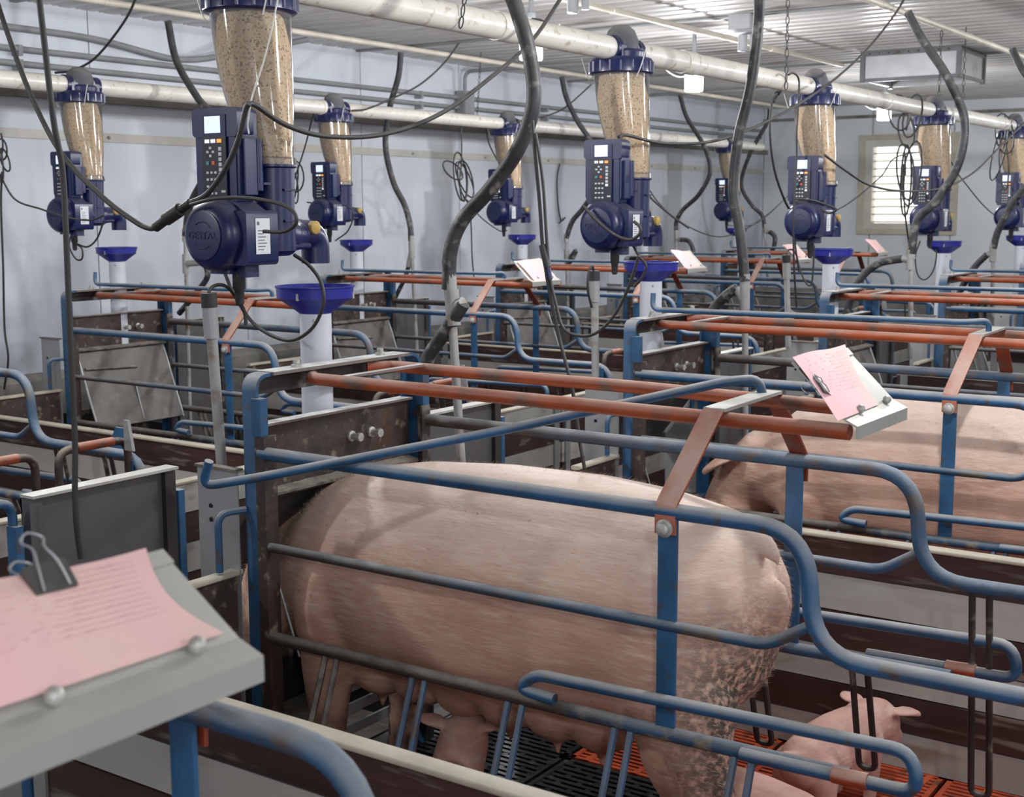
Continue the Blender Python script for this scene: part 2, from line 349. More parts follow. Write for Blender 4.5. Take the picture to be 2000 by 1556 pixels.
# concrete aisles at slat level
for n_, (xa, xb) in enumerate(((WX, X2-.33), (X2+2.3, XF-.05))):
    MB().box((xa, YB, -.38), (xb, WY, 0)).build('aisle_slab', M['concrete'], fl, smooth=False)
wl = structure(MB().box((WX-.2, YB, -.4), (WX-.03, WY+.2, CZ+.1)).build('wall_left', M['trim'], smooth=False))
wall_panels('wall_panel', M['wall'], 'y', YB, WY, WX-.03, 0, CZ+.02, 1.15, .03, wl)
wf = structure(MB().box((WX-.2, WY+.03, -.4), (-5.0, WY+.2, CZ+.1)).box((-4.12, WY+.03, -.4), (XR+.2, WY+.2, CZ+.1))
               .box((-5.0, WY+.03, -.4), (-4.12, WY+.2, 1.27)).box((-5.0, WY+.03, 2.22), (-4.12, WY+.2, CZ+.1)).build('wall_far', M['trim'], smooth=False))
# far wall boards are cut round the window opening
for xa, xb, za, zb in ((WX, -5.63, 0, CZ), (-5.62, -5.0, 0, CZ), (-4.99, -4.13, 0, 1.27), (-4.99, -4.13, 2.22, CZ), (-4.12, -2.9, 0, CZ), (-2.89, -1.7, 0, CZ), (-1.69, -.5, 0, CZ), (-.49, .7, 0, CZ), (.71, 2, 0, CZ), (2.01, XR, 0, CZ)):
    MB().box((xa+.004, WY, za), (xb-.004, WY+.03, zb)).build('wall_panel', M['wallfar'], wf, smooth=False)
structure(MB().box((XR, YB, -.4), (XR+.15, WY+.2, CZ+.1)).build('wall_right', M['wallfar'], smooth=False))
structure(MB().box((WX-.2, YB-.15, -.4), (XR+.15, YB, CZ+.1)).build('wall_back', M['wallfar'], smooth=False))
structure(MB().poly([(WX, YB, 0), (WX+.09, YB, 0), (WX+.09, YB, .60), (WX+.06, YB, .635), (WX, YB, .635)], (0, WY-YB, 0)).build('baseboard_left', M['kerb'], smooth=False))
structure(MB().poly([(WX, WY, 0), (WX, WY-.09, 0), (WX, WY-.09, .60), (WX, WY-.06, .635), (WX, WY, .635)], (XR-WX, 0, 0)).build('baseboard_far', M['kerb'], smooth=False))
# horizontal batten and head trim on the left wall
t1 = structure(MB().box((WX, YB, 1.905), (WX+.012, WY, 1.955)).build('trim_1', M['trim'], smooth=False))
scr = MB()
for i in range(16): scr.ball((WX+.013, i*.92+.4, 1.93), .011, 8)
scr.build('screw', M['bolt'], t1)
structure(MB().box((WX, YB, 2.12), (WX+.05, WY, 2.17)).build('trim_2', M['kerb'], smooth=False))
structure(MB().box((WX, WY-.02, 1.915), (-5.14, WY, 1.96)).box((-4.05, WY-.02, 1.915), (XR, WY, 1.96)).build('trim_3', M['wallfar'], smooth=False))
structure(MB().box((WX, WY-.05, CZ-.14), (XR, WY, CZ-.11)).build('trim_4', M['kerb'], smooth=False))

# corrugated ceiling, one object per sheet
ce = structure(MB().box((WX-.2, YB-.15, CZ+.06), (XR+.15, WY+.2, CZ+.15)).build('ceiling', M['trim'], smooth=False))
prof = []; pitch = .153; nrib = 6
for i in range(nrib):
    y = i*pitch; prof += [(y, 0), (y+.05, 0), (y+.066, .022), (y+.084, .022), (y+.10, 0), (y+.118, .008), (y+.134, 0)]
prof.append((nrib*pitch+.03, -.004))
mb = MB(); k = len(prof); mb.add([(0, y, z) for y, z in prof]+[(XR-WX, y, z) for y, z in prof], [(i, i+1, k+i+1, k+i) for i in range(k-1)])
me_c = mb.mesh('ceiling_sheet', M['ceil'])
sh = nrib*pitch
for i in range(int((WY-YB)/sh)+1):
    o = bpy.data.objects.new('ceiling_sheet', me_c); C.objects.link(o); o.parent = ce; o.location = (WX, YB+i*sh, CZ+.0)
# lap strips where sheets meet, with screw heads
b = MB()
for i in (4, 7, 10, 13): b.box((WX, YB+i*sh-.02, CZ-.012), (XR, YB+i*sh+.02, CZ-.002))
b.build('lap_strip', M['conduit'], ce, smooth=False)

# window with louvres in the far wall
win = structure(MB().box((-5.13, WY-.035, 1.24), (-4.06, WY, 1.30)).box((-5.13, WY-.035, 2.24), (-4.06, WY, 2.30)).box((-5.13, WY-.035, 1.30), (-5.06, WY, 2.24)).box((-4.13, WY-.035, 1.30), (-4.06, WY, 2.24)).build('window_1', M['windowframe'], smooth=False))
MB().box((-5.06, WY-.02, 1.30), (-4.98, WY+.05, 2.24)).box((-4.2, WY-.02, 1.30), (-4.13, WY+.05, 2.24)).box((-4.98, WY-.02, 1.30), (-4.2, WY+.05, 1.36)).box((-4.98, WY-.02, 2.17), (-4.2, WY+.05, 2.24)).build('window_frame', M['trim'], win, smooth=False)
for i in range(10):
    z = 1.365+i*.081
    MB().poly([(-4.98, WY+.0, z), (-4.98, WY+.07, z+.012), (-4.98, WY+.07, z+.018), (-4.98, WY+.0, z+.008)], (.78, 0, 0)).build('louvre_slat', M['windowframe'], win, smooth=False)
M['daylight'] = mat('bright_sky', (1, 1, 1), .5, emit=(1, .97, .94), es=1.6)
MB().box((-5.0, WY+.17, 1.27), (-4.02, WY+.18, 2.22)).build('outside_daylight', M['daylight'], win, smooth=False)
M['pinkcurtain'] = mat('pinkish_blind', (.75, .5, .45), .7)

# ------------------------------------------------------------------ slatted floor tiles of the pens
def slat_mesh(name, mt, lx, ly, nb, bridges, diag=False):
    b = MB(); g = .006; b.box((g, g, -.03), (lx-g, g+.014, 0)).box((g, ly-g-.014, -.03), (lx-g, ly-g, 0)).box((g, g, -.03), (g+.014, ly-g, 0)).box((lx-g-.014, g, -.03), (lx-g, ly-g, 0))
    st = (ly-2*g-.014)/nb
    for i in range(1, nb): y = g+i*st; b.box((g, y, -.025), (lx-g, y+st*.55, -.001))
    for j in range(bridges):
        x = (j+.5)*lx/bridges
        if diag:
            b.poly([(x-.03, g, -.02), (x-.012, g, -.02), (x+.048, ly-g, -.02), (x+.03, ly-g, -.02)], (0, 0, .021))
        else:
            for i in range(nb): xx = x+(.02 if i % 2 else -.02); y = g+i*st; b.box((xx-.008, y, -.02), (xx+.008, y+st+.004, -.002))
    return b.mesh(name, mt, False)
TX, TY = .46, P/4
black_me = slat_mesh('slat_tile', M['blackslat'], TX, TY, 17, 5)
or_me = slat_mesh('slat_tile', M['orangeslat'], TX, TY, 20, 3, True)
for row, x0, ns in ((0, XF-.045, (-1, 0, 1, 2)), (1, X2-.045, (0, 1, 2, 3, 4))):
    for n in ns:
        for i in range(5):
            for j in range(4):
                if row == 0 and x0+i*TX > -.3: continue
                o = bpy.data.objects.new('slat_tile', black_me if (i < 2 and j in (1, 2)) or (i == 0 and j == 3) else or_me)
                C.objects.link(o); o.parent = fl; o.location = (x0+i*TX, YN+n*P-.607+j*TY, 0)

# ------------------------------------------------------------------ striped pen dividers: planks are parts
def plank_wall(name, label, p0, axis, length, order, group, thick=.03, ph=.103, cap=True):
    t = thing(name, label, 'pen divider', p0, group)
    for i, kx in enumerate(order):
        b = MB(); z1 = ph*(len(order)-i)-.002; z0 = ph*(len(order)-i-1)+.002; th = thick if kx == 'd' else thick-.004
        if axis == 'x': b.box((0, -th/2, z0), (length, th/2, z1))
        else: b.box((-th/2, 0, z0), (th/2, length, z1))
        b.build('plank', M['plank_d'] if kx == 'd' else M['plank_l'], t, smooth=False)
    b = MB(); z = ph*len(order)
    if axis == 'x': b.rbox((0, -.021, z-.004), (length, .021, z+.008), .004, 0)
    else: b.rbox((-.021, 0, z-.004), (.021, length, z+.008), .004, 1)
    b.build('cap_rail', M['plank_top'], t)
    for q in (.04, length-.04):
        b = MB()
        if axis == 'x': b.box((q-.02, -.022, 0), (q+.02, .022, z-.004))
        else: b.box((-.022, q-.02, 0), (.022, q+.02, z-.004))
        b.build('stake', M['steel'], t, smooth=False)
    return t
DL = 'dldldl'
lab1 = {-1: 'brown and grey plank divider in the bottom left foreground, before the near sow', 0: 'brown and grey striped plank divider between the two sows',
        1: 'striped plank divider just behind the farther sow', 2: 'striped divider two pens beyond the farther sow', 3: 'farthest striped divider of the near crate row'}
for n in range(-1, 4):
    plank_wall('plank_divider', lab1[n], (XF-.045, YN-.607+(n+1)*P, 0), 'x', 2.0, DL, 'striped dividers of the near crate row')
lab2 = ['striped plank divider running behind the grey gate at left', 'striped divider of the far crate row behind the near feeder', 'striped divider of the far row behind the thick curved hose',
        'striped divider of the far row behind the second feeder', 'striped divider of the far row near the wall corner', 'last striped divider before the far wall']
for n in range(0, 5):
    plank_wall('plank_divider', lab2[n], (X2-.045, YN-.607+(n+1)*P, 0), 'x', 2.0, DL, 'striped dividers of the far crate row')
lab3 = ['low striped rear wall behind the grey gate at left', 'low striped rear wall left of the second feeder tube', 'low striped rear wall behind the pink-carded near clipboard',
        'low striped rear wall beyond the third feeder tube', 'farthest low striped rear wall']
for n in range(0, 5):
    plank_wall('plank_divider', lab3[n], (-3.362, YN-.60+n*P, 0), 'y', P-.02, 'ldldld', 'low rear walls of the far crate row')
# low creep boards at the front of the pens (steel board with a pale cap), beside each crate
for row, x0, ns in ((0, XF-.05, range(0, 4)), (1, X2-.05, range(1, 6))):
    for n in ns:
        t = thing('creep_board', ['low dark creep board with pale top edge beside the near sow crate post', 'low dark creep board with pale top edge by the second crate of the near row',
                  'low creep board by the third crate of the near row', 'low creep board by the fourth crate of the near row'][n] if row == 0 else
                  ['', 'low dark creep board with pale edge below the left wall, beside the leftmost crate', 'low creep board at the second crate of the wall row', 'low creep board at the third crate of the wall row',
                   'low creep board at the fourth crate of the wall row', 'low creep board at the last crate of the wall row'][n], 'board', (x0, YN+n*P, 0), 'low creep boards at the pen fronts')
        y0 = -.28 if row == 0 else -.58
        MB().box((-.008, y0, .12), (.008, -.01, .636)).build('board', M['rust'], t, smooth=False)
        MB().rbox((-.018, y0, .636), (.018, -.01, .65), .005, 1).build('top_edge', M['plank_top'], t)
        MB().box((-.005, y0, .02), (.005, -.01, .11)).build('lower_strip', M['stainless'], t, smooth=False)

# ------------------------------------------------------------------ steel pen gates
def gate(n, row, y0, y1, label, latch=False):
    x0 = (XF if row == 0 else X2)-.045
    t = thing('pen_gate', label, 'gate', (x0, YN+n*P+y0, 0), 'grey steel pen gates')
    w = y1-y0
    MB().box((-.004, .03, .10), (.004, w-.03, .935)).build('sheet', M['stainless'], t, smooth=False)
    MB().box((-.012, .0, .935), (.03, w, .941)).box((-.012, .0, .90), (-.008, w, .935)).build('top_flange', M['tray'], t, smooth=False)
    MB().box((-.012, 0, .10), (.018, .03, .934)).build('side_flange', M['stainless'], t, smooth=False)
    MB().box((-.012, w-.03, .10), (.018, w, .934)).build('side_flange', M['rustdark'], t, smooth=False)
    for s, yy in ((-1, -.022), (1, w+.022)):
        MB().rbox((-.02, yy-.010, 0), (.012, yy+.010, .88), .003).build('post', M['blue'], t)
    MB().tube(fillet([(-.01, -.022, .86), (-.01, -.022, .93), (-.01, -.10, .93), (-.01, -.10, .72)], .035), .010).build('handle', M['blue'], t)
    return t
gate(0, 0, -.60, -.215, 'plain dark grey steel gate with a pale top flange, left of the near sow crate')
gate(0, 0, .70, 1.08, 'dark grey steel gate between the near crate and the second crate')
gate(1, 0, .70, 1.08, 'dark grey steel gate between the second and third crates')
gate(2, 0, .70, 1.08, 'dark grey steel gate between the third and fourth crates')
gate(3, 0, .70, 1.08, 'farthest dark grey steel gate of the near row')
for n, s in ((1, 'leftmost'), (2, 'second'), (3, 'third')):
    gate(n, 1, .72, 1.06, 'small grey steel gate of the wall row, %s from the left' % s)

# ================================================================== CRATES
def rail_path(y):
    pts = [(.03, y, .943), (1.32, y, .943)]
    p = fillet([(.03, y, .943), (1.405, y, .943), (1.425, y, .712), (1.995, y, .712), (2.035, y, .05)], .10, 7)
    return p
def make_crate(label, flap='down', rod=True, tray=True):
    t = thing('farrowing_crate', label, 'crate', (0, 0, 0), 'blue and orange farrowing crates')
    # front hoop: two posts and the top bar (flat steel bent over the top)
    for s, y in ((1, 0), (-1, W)):
        b = MB(); b.flat(fillet([(0, y, 0), (0, y, 1.125), (0, y+s*.075, 1.1275)], .035), .046, .009, up=V((0, 1, 0))); b.box((-.023, y, .0), (-.016, y+s*.03, 1.08)); b.build('post', M['blue'], t)
        MB().rbox((.012, y-.014, .985), (.045, y+.014, 1.075), .004).rbox((.014, y-.010, .93), (.046, y+.010, .992), .004).build('hinge_block', M['blue'], t)
        MB().box((.022, y-.012, .02), (.052, y+.006, .985)).box((.046, y-.012, .02), (.052, y+.03*s, .985)).build('upright', M['rust'] if s == 1 else M['rustdark'], t, smooth=False)
    b = MB(); b.flat([(0, .05, 1.129), (0, W-.05, 1.129)], .062, .008); b.build('top_bar', M['topbar'], t)
    MB().box((-.028, .04, 1.075), (-.022, W-.04, 1.122)).build('top_bar_web', M['rustdark'], t, smooth=False)
    for y in (.16, .48): MB().lathe([(.014, 0), (.014, .008), (.009, .010), (.009, .020)], (0, y, 1.131), seg=8).build('bolt', M['bolt'], t)
    # orange top rails, cross brace
    for y in (.165, .475):
        MB().tube(fillet([(.0, y+(.05 if y < .3 else -.05), 1.106), (.045, y, 1.106), (.8, y-.01, 1.106), (1.43, y-(.03 if y < .3 else .07), 1.106)], .02), .0155, 12).build('top_rail', M['orange'], t)
    MB().flat([(.15, .16, 1.117), (.15, .48, 1.117)], .022, .006).build('cross_brace', M['topbar'], t)
    # strap bracket (arch) and the two flat uprights it bolts to
    A0 = [(1.125, -.012, .90), (1.125, -.012, .955), (1.16, .118, 1.128)]; A1 = [(1.16, .118, 1.128), (1.15, .42, 1.128)]; A2 = [(1.15, .42, 1.128), (1.13, W+.012, .955), (1.13, W+.012, .895)]
    MB().flat(fillet(A0, .012, 3), .044, .006, up=V((0, 1, 0))).build('arch_leg', M['orange_dusty'], t)
    MB().flat(A1, .046, .007).build('arch_top', M['tray'], t)
    MB().flat(fillet(A2, .012, 3), .044, .006, up=V((1, 0, 0)).cross(V((0, 0, 1)))).build('arch_leg', M['orange_clean'], t)
    for s, y in ((-1, 0), (1, W)):
        MB().rbox((1.104, y-.004, .485), (1.146, y+.004, .935), .002).build('strap', M['blue'], t)
        MB().lathe([(.018, 0), (.018, s*.004), (.013, s*.006), (.013, s*.014), (.009, s*.017)], (1.125, y+s*.015, .912), axis='y', seg=12).build('bolt', M['bolt'], t)
    # side panels
    for s, y in ((-1, 0), (1, W)):
        rp = rail_path(y)
        MB().tube(rp, .0165, 12).build('side_rail', M['blue_worn' if y else 'blue'], t)
        MB().tube(fillet([(.05, y, .715), (1.335, y, .715), (1.415, y, .765)], .03), .0115, 10).build('middle_rail', M['blue_worn'], t)
        MB().tube([(.05, y, .49), (.55, y, .492), (1.15, y, .495), (1.5, y, .50)], .0150, 10).build('lower_rail', M['blue_worn2'], t)
        yy = y+s*.03
        MB().tube(fillet([(.885, yy, .522), (.795, yy, .527), (.835, yy, .566), (1.62, yy, .585), (1.635, yy, .512), (1.30, yy, .505)], .035, 5), .0125, 10).build('extension_loop', M['blue'], t)
        MB().tube([(1.48, yy, .51), (1.50, yy, .51), (1.545, yy, .512)], .0155, 10).build('sleeve', M['orange_dusty'], t)
        for i in range(8):
            x = .245+i*.262
            if x > 1.97 or (s < 0 and i > 4): break
            z0 = .49 if x < 1.5 else .70
            MB().tube(fillet([(x-.018, y, z0), (x-.026, y+s*.10, .20), (x+.014, y+s*.10, .20), (x+.018, y, z0)], .018, 4), .0078, 8).build('finger_bar', M['grime'] if i < 1 else (M['blue'] if s < 0 else M['rustdark']), t)
    # front: trough, plate with two bolts, angle bar and hopper flap
    MB().box((-.012, .02, .845), (-.004, W-.02, 1.0)).build('front_plate', M['rust'], t, smooth=False)
    MB().box((-.03, .02, 1.0), (.012, W-.02, 1.006)).build('plate_flange', M['topbar'], t, smooth=False)
    for y in (.36, .44): MB().lathe([(.015, 0), (.015, .006), (.009, .008), (.009, .026), (.012, .027), (.012, .036)], (-.004, y, .93), axis='x', seg=8).build('bolt', M['bolt'], t)
    MB().poly([(.0, .03, .845), (.035, .03, .838), (.035, .03, .832), (-.004, .03, .815)], (0, W-.06, 0)).build('angle_bar', M['grime'], t)
    if flap == 'down':
        b = MB(); b.poly([(.012, .04, .83), (.018, .04, .83), (.158, .04, .46), (.152, .04, .455)], (0, W-.08, 0))
        o = b.build('hopper_flap', M['flap'], t, smooth=False)
        for y in (.04, W-.04): MB().tube([(.018, y, .83), (.160, y, .455)], .005, 6).build('flap_edge', M['steel'], o)
        MB().tube([(.092, W/2+.02, .66), (.150, W/2+.02, .475)], .004, 6).build('flap_seam', M['steel'], o)
        MB().tube([(.055, .06, .745), (.06, W/2+.06, .73)], .008, 6).build('flap_bar', M['grime'], o)
    else:
        MB().poly([(-.02, .04, .83), (-.014, .04, .83), (-.20, .04, .60), (-.206, .04, .605)], (0, W-.08, 0)).build('hopper_flap', M['flap'], t, smooth=False)
        MB().tube([(.02, .02, .84), (.045, .03, .62), (.10, .04, .44)], .003, 6).build('flap_edge', M['steel'], t)
    # trough
    for y in (-.0, W): MB().poly([(-.17, y-.022, .12), (-.03, y-.022, .12), (-.03, y-.022, .90), (-.17, y-.022, .90)], (0, .003, 0)).build('side_plate', M['steel'], t, smooth=False)
    MB().box((-.172, -.030, .895), (-.028, -.005, .901)).build('side_plate_edge', M['grime'], t, smooth=False)
    for z in (.80, .765): MB().lathe([(.006, 0), (.006, .002)], (-.125, -.0245, z), axis='y', seg=8).build('side_plate_hole', M['keypad'], t)
    b = MB(); b.box((-.43, .02, .06), (-.422, W-.02, .46)).box((-.422, .02, .06), (-.03, .026, .40)).box((-.422, W-.026, .06), (-.03, W-.02, .40)).box((-.43, .02, .055), (-.03, W-.02, .062))
    b.build('trough', M['rustdark'], t, smooth=False)
    b = MB()
    for z in (.10, .16, .22, .28): b.box((-.035, .28, z), (-.027, W-.03, z+.028))
    b.box((-.035, W-.05, .05), (-.027, W-.03, .34)); b.build('front_grate', M['steel'], t, smooth=False)
    # handle hoop beside the near post
    MB().tube(fillet([(-.035, -.008, .655), (-.045, -.075, .655), (-.045, -.075, .80), (-.02, -.008, .80)][1:], .032), .009, 8).build('handle_hoop', M['blue'], t)
    # rear end: two hinged hoops, a blue latch plate and a lever
    for ya, yb in ((.02, .245), (.33, W-.02)):
        MB().tube(fillet([(1.95, ya, .30), (1.95, ya, .77), (1.95, yb, .77), (1.95, yb, .30)], .05), .0135, 10).build('rear_hoop', M['rust'], t)
        MB().tube([(1.95, ya+.07, .7715), (1.95, yb-.06, .7715)], .0150, 10).build('rear_hoop_band', M['orange'], t)
    MB().poly([(1.80, W+.02, .72), (1.93, W+.02, .72), (1.90, W+.02, .795), (1.84, W+.02, .795)], (0, .006, 0)).build('latch_plate', M['blue'], t, smooth=False)
    MB().poly([(1.97, W-.05, .74), (2.01, W-.05, .74), (1.99, W-.05, .84), (1.97, W-.05, .84)], (0, .012, 0)).build('latch_lever', M['steel'], t, smooth=False)
    MB().rbox((1.93, W-.02, 0), (1.97, W+.02, .70), .004).build('rear_post', M['blue'], t); MB().rbox((1.93, -.02, 0), (1.97, .02, .70), .004).build('rear_post', M['blue'], t)
    if tray:
        make_tray(t, .08, .36)
    if rod:
        MB().tube(fillet([(-.02, .205, 1.215), (-.02, .20, 1.155), (1.10, .20, 1.16), (1.165, .24, 1.165), (1.165, .24, 1.12)], .035), .0095, 10).build('latch_rod', M['blue'], t)
    return t
def make_tray(t, y0, y1, x0=1.335, x1=1.45, z0=1.237, z1=1.127):
    """sheet metal clipboard bent from the rail ends: sloping face, folded lip, turned back edge"""
    d = V((x1-x0, 0, z1-z0)).normalized(); nrm = V((-d.z, 0, d.x))
    a, b_ = V((x0, y0, z0)), V((x1, y0, z1)); w = V((0, y1-y0, 0))
    b = MB(); lip = V((x1+.006, y0, z1-.025))
    b.poly([a, b_-d*.02, b_+V((.014, 0, 0)), b_+V((.014, 0, -.024)), b_+V((.011, 0, -.024)), b_+V((.011, 0, -.003)), b_-d*.02-nrm*.003, a-nrm*.003], w)
    o = b.build('clipboard_tray', M['tray'], t, smooth=False)
    f = MB(); f.poly([a-nrm*.001, a+d*.018-nrm*.0005, a+d*.018+nrm*.003, a+nrm*.003], w); f.build('folded_edge', M['tray'], o, smooth=False)
    for q in (.3, .82):
        c = b_-d*.022+w*q; kb = MB(); kb.ball(tuple(c+nrm*.007), .0085, 10); kb.build('stud', M['bolt'], o)
    return o
def card(cx, yc, label, x0=1.335, x1=1.45, z0=1.237, z1=1.127, wy=.24, rot=0.0, over=.0, off=(0, 0, 0), clip=True, tilt_y=0, ln=.165, curl=.0, corners=None):
    """record card lying on the tray; root sits on the tray face"""
    d = V((x1-x0, 0, z1-z0)).normalized(); nrm = V((-d.z, 0, d.x)); yv = V((0, 1, 0))
    base = V((x0, yc, z0)) + V(off)
    dd = d*math.cos(rot)+yv*math.sin(rot); ww = yv*math.cos(rot)-d*math.sin(rot)
    b = MB(); nx, ny = 8, 10; vs = []
    for i in range(nx+1):
        for j in range(ny+1):
            u, v = i/nx, j/ny
            h = .006+.003*math.sin(u*3+v*2)+curl*(v-.5)**2*4*u*.01 + (.004*math.sin(v*6.2)*(1-u))
            if corners:
                (a0, a1), (b0, b1), (c0, c1), (d0, d1) = corners
                e0 = (a0*(1-v)+b0*v)*(1-u)+(d0*(1-v)+c0*v)*u; e1 = (a1*(1-v)+b1*v)*(1-u)+(d1*(1-v)+c1*v)*u
                e1 += .018*math.sin(math.pi*u)*v*-1
                vs.append(V((x0, 0, z0))+d*e0+yv*e1+nrm*h)
            else: vs.append(base+dd*(u*ln)+ww*((v-.5)*wy)+nrm*h)
    o0 = len(vs); vs2 = [q-nrm*.0006 for q in vs]; k = ny+1
    fs = [(i*k+j, i*k+j+1, (i+1)*k+j+1, (i+1)*k+j) for i in range(nx) for j in range(ny)]; fs2 = [tuple(reversed([q+o0 for q in f])) for f in fs]
    rim = [j for j in range(k)]+[i*k+ny for i in range(1, nx+1)]+[nx*k+j for j in range(ny-1, -1, -1)]+[i*k for i in range(nx-1, 0, -1)]
    rs = [(rim[i], rim[(i+1) % len(rim)], rim[(i+1) % len(rim)]+o0, rim[i]+o0) for i in range(len(rim))]
    b.add([q-V(cx) for q in vs+vs2], fs+fs2+rs); return b, base, dd, ww, nrm

CRLAB = {(0, -1): 'foreground crate at bottom left, only its clipboard, blue far rail and bolt in view',
         (0, 0): 'nearest complete blue and orange farrowing crate, holding the near sow', (0, 1): 'blue and orange crate holding the farther sow at right',
         (0, 2): 'third crate of the near row, behind the farther sow', (0, 3): 'fourth crate of the near row, at the right edge', (0, 4): 'crate post at the far right edge below the last feeder',
         (1, 0): 'empty crate at the left edge with curved blue rear rails and orange rear hoops', (1, 1): 'empty crate of the wall row with a dark feed hopper, left of the near feeder',
         (1, 2): 'empty crate of the wall row behind the near feeder tube', (1, 3): 'empty crate of the wall row below the third wall-side feeder', (1, 4): 'empty crate of the wall row behind the second feeder',
         (1, 5): 'empty crate nearest the far wall corner'}
near = make_crate(CRLAB[(0, 0)], flap='up', rod=False); near.location = (XF, YN, 0)
empty = make_crate(CRLAB[(1, 1)]); empty.location = (X2, YN+P, 0)
index_children()
second = copy_tree(near, (XF, YN+P, 0), CRLAB[(0, 1)])
MB().tube(fillet([(-.02, .205, 1.215), (-.02, .20, 1.155), (1.10, .20, 1.16), (1.165, .24, 1.165), (1.165, .24, 1.12)], .035), .0095, 10).build('latch_rod', M['blue'], second)
for ch in [c for c in CH[empty.name] if c.name.startswith('clipboard_tray')]:
    tray_parts = [ch]+CH.get(ch.name, [])
for (r, n) in ((0, 2), (0, 3), (0, 4), (1, 0), (1, 2), (1, 3), (1, 4), (1, 5)):
    copy_tree(empty, ((X2 if r else XF), YN+n*P, 0), CRLAB[(r, n)])
for q in reversed(tray_parts): bpy.data.objects.remove(q)          # the leftmost wall row crate has no clipboard
index_children()
# foreground crate: same kit, wider clipboard
fg = copy_tree(near, (XF, YN-P, 0), CRLAB[(0, -1)], skip=('clipboard_tray',))
TZ = dict(x0=1.335, x1=1.45, z0=1.203, z1=1.127)
make_tray(fg, .144, .424, **TZ)
# the near crate's latch rod hangs loose across the crate
rodp = [(-2.235, 2.03, .955), (-2.262, 2.03, .893), (-2.15, 2.10, .915), (-1.65, 2.33, 1.035), (-1.20, 2.555, 1.155), (-1.145, 2.585, 1.16), (-1.135, 2.59, 1.115)]
tag(MB().tube(fillet([V(p)-V((-2.285, 2.212, 0)) for p in rodp], .035), .0105, 10).build('latch_rod', M['blue'], loc=(-2.285, 2.212, 0)), 'loose blue latch rod lying slantwise across the near crate, hooked at its left end', 'rod')

# pink record cards with pencil marks and binder clips
def place_card(r, n, label, wy=.235, rot=0.0, yc=.215, ln=.165, off=(0, 0, 0), clip=None, tz={}, paper='pink', marks=True, lift=0, corners=None):
    o_ = V(((X2 if r else XF), YN+n*P, 0))
    b, base, dd, ww, nrm = card((0, 0, 0), yc, '', wy=wy, rot=rot, ln=ln, off=off, corners=corners, **tz)
    o = b.build('record_card', M[paper], loc=o_); tag(o, label, 'card', 'pink record cards on the crates')
    if marks:
        rnd = random.Random(n*7+r); k = MB(); nx, ny = 8, 10; g = b.v
        def pt(u, v):
            x, y = min(u*nx, nx-1e-4), min(v*ny, ny-1e-4); i, j = int(x), int(y); x -= i; y -= j
            q = lambda a, c: V(g[a*(ny+1)+c])
            return (q(i, j)*(1-x)*(1-y)+q(i+1, j)*x*(1-y)+q(i, j+1)*(1-x)*y+q(i+1, j+1)*x*y)+nrm*.0006
        def stroke(u, v, du, dv, th):
            p, q = pt(u, v), pt(min(u+du, .98), min(v+dv, .97)); t = (q-p).cross(nrm).normalized()*th
            k.add([p-t, q-t, q+t, p+t, p-t+nrm*.0002, q-t+nrm*.0002, q+t+nrm*.0002, p+t+nrm*.0002], [(0, 1, 2, 3), (4, 5, 6, 7), (0, 1, 5, 4), (2, 3, 7, 6)])
        for row in range(11):
            u = .07+row*.055
            stroke(u+.018, .05, 0, .88, .00018)
            v = .07
            while v < .85:
                if rnd.random() < .45:
                    for _ in range(rnd.randint(2, 5)): stroke(u+rnd.uniform(0, .012), v, rnd.uniform(-.012, .014), rnd.uniform(.006, .014), .00028); v += .014
                v += rnd.uniform(.02, .07)
        k.build('handwriting', M['ink'], o, smooth=False)
    if clip:
        u, v, lab, ang, s = clip
        p = base+dd*u+ww*v+nrm*.008
        a = dd*math.cos(ang)+ww*math.sin(ang); c2 = ww*math.cos(ang)-dd*math.sin(ang)
        t = thing('binder_clip', lab, 'clip', o_+p, 'binder clips')
        body = MB(); w2 = .021*s; dp = .026*s
        body.poly([c2*-w2+a*0-nrm*.009*s, c2*-w2+a*0+nrm*.010*s, c2*-w2+a*dp+nrm*.0015, c2*-w2+a*dp-nrm*.0015], c2*2*w2)
        body.build('clip_body', M['clipmetal'], t, smooth=False)
        for sg in (1, -1):
            hz = [a*dp*.95+c2*.013*s+nrm*sg*.003, a*.004+c2*.010*s+nrm*sg*.013*s, a*-.012*s+c2*.006*s+nrm*sg*.016*s, a*-.022*s+c2*.011*s+nrm*sg*.016*s, a*-.030*s+nrm*sg*.017*s,
                  a*-.022*s-c2*.011*s+nrm*sg*.016*s, a*-.012*s-c2*.006*s+nrm*sg*.016*s, a*.004-c2*.010*s+nrm*sg*.013*s, a*dp*.95-c2*.013*s+nrm*sg*.003]
            MB().tube(smoothp(hz, 4), .0011*s, 6).build('wire_handle', M['steel'], t)
    return o
M['clipmetal'] = mat('clip_metal', (.12, .12, .115), .35, .6)
place_card(0, 0, 'pink record card with pencil notes clipped on the near crate', corners=((-.006, .082), (-.006, .346), (.139, .266), (.144, .034)), clip=(.066, -.142, 'small dark binder clip on the near crate card', 1.2, .95))
place_card(0, -1, 'large pink record card on the clipboard in the bottom left corner', corners=((-.014, .150), (-.002, .403), (.110, .411), (.107, .150)), clip=(-.008, .079, 'binder clip with wire handle on the bottom left clipboard', .0, 1.0), tz=TZ)
for n, yy, rr, lab in ((2, .22, .06, 'pale pink card on the wall row clipboard behind the near crate rails'), (3, .20, -.1, 'pale pink card on the clipboard right of the second feeder funnel'),
                       (4, .2, .05, 'pale pink card left of the third feeder drop tube'), (5, .2, -.05, 'small pink card farthest away, below the louvred window')):
    place_card(1, n, lab, yc=yy, rot=rr, paper='pink', marks=False, wy=.24)

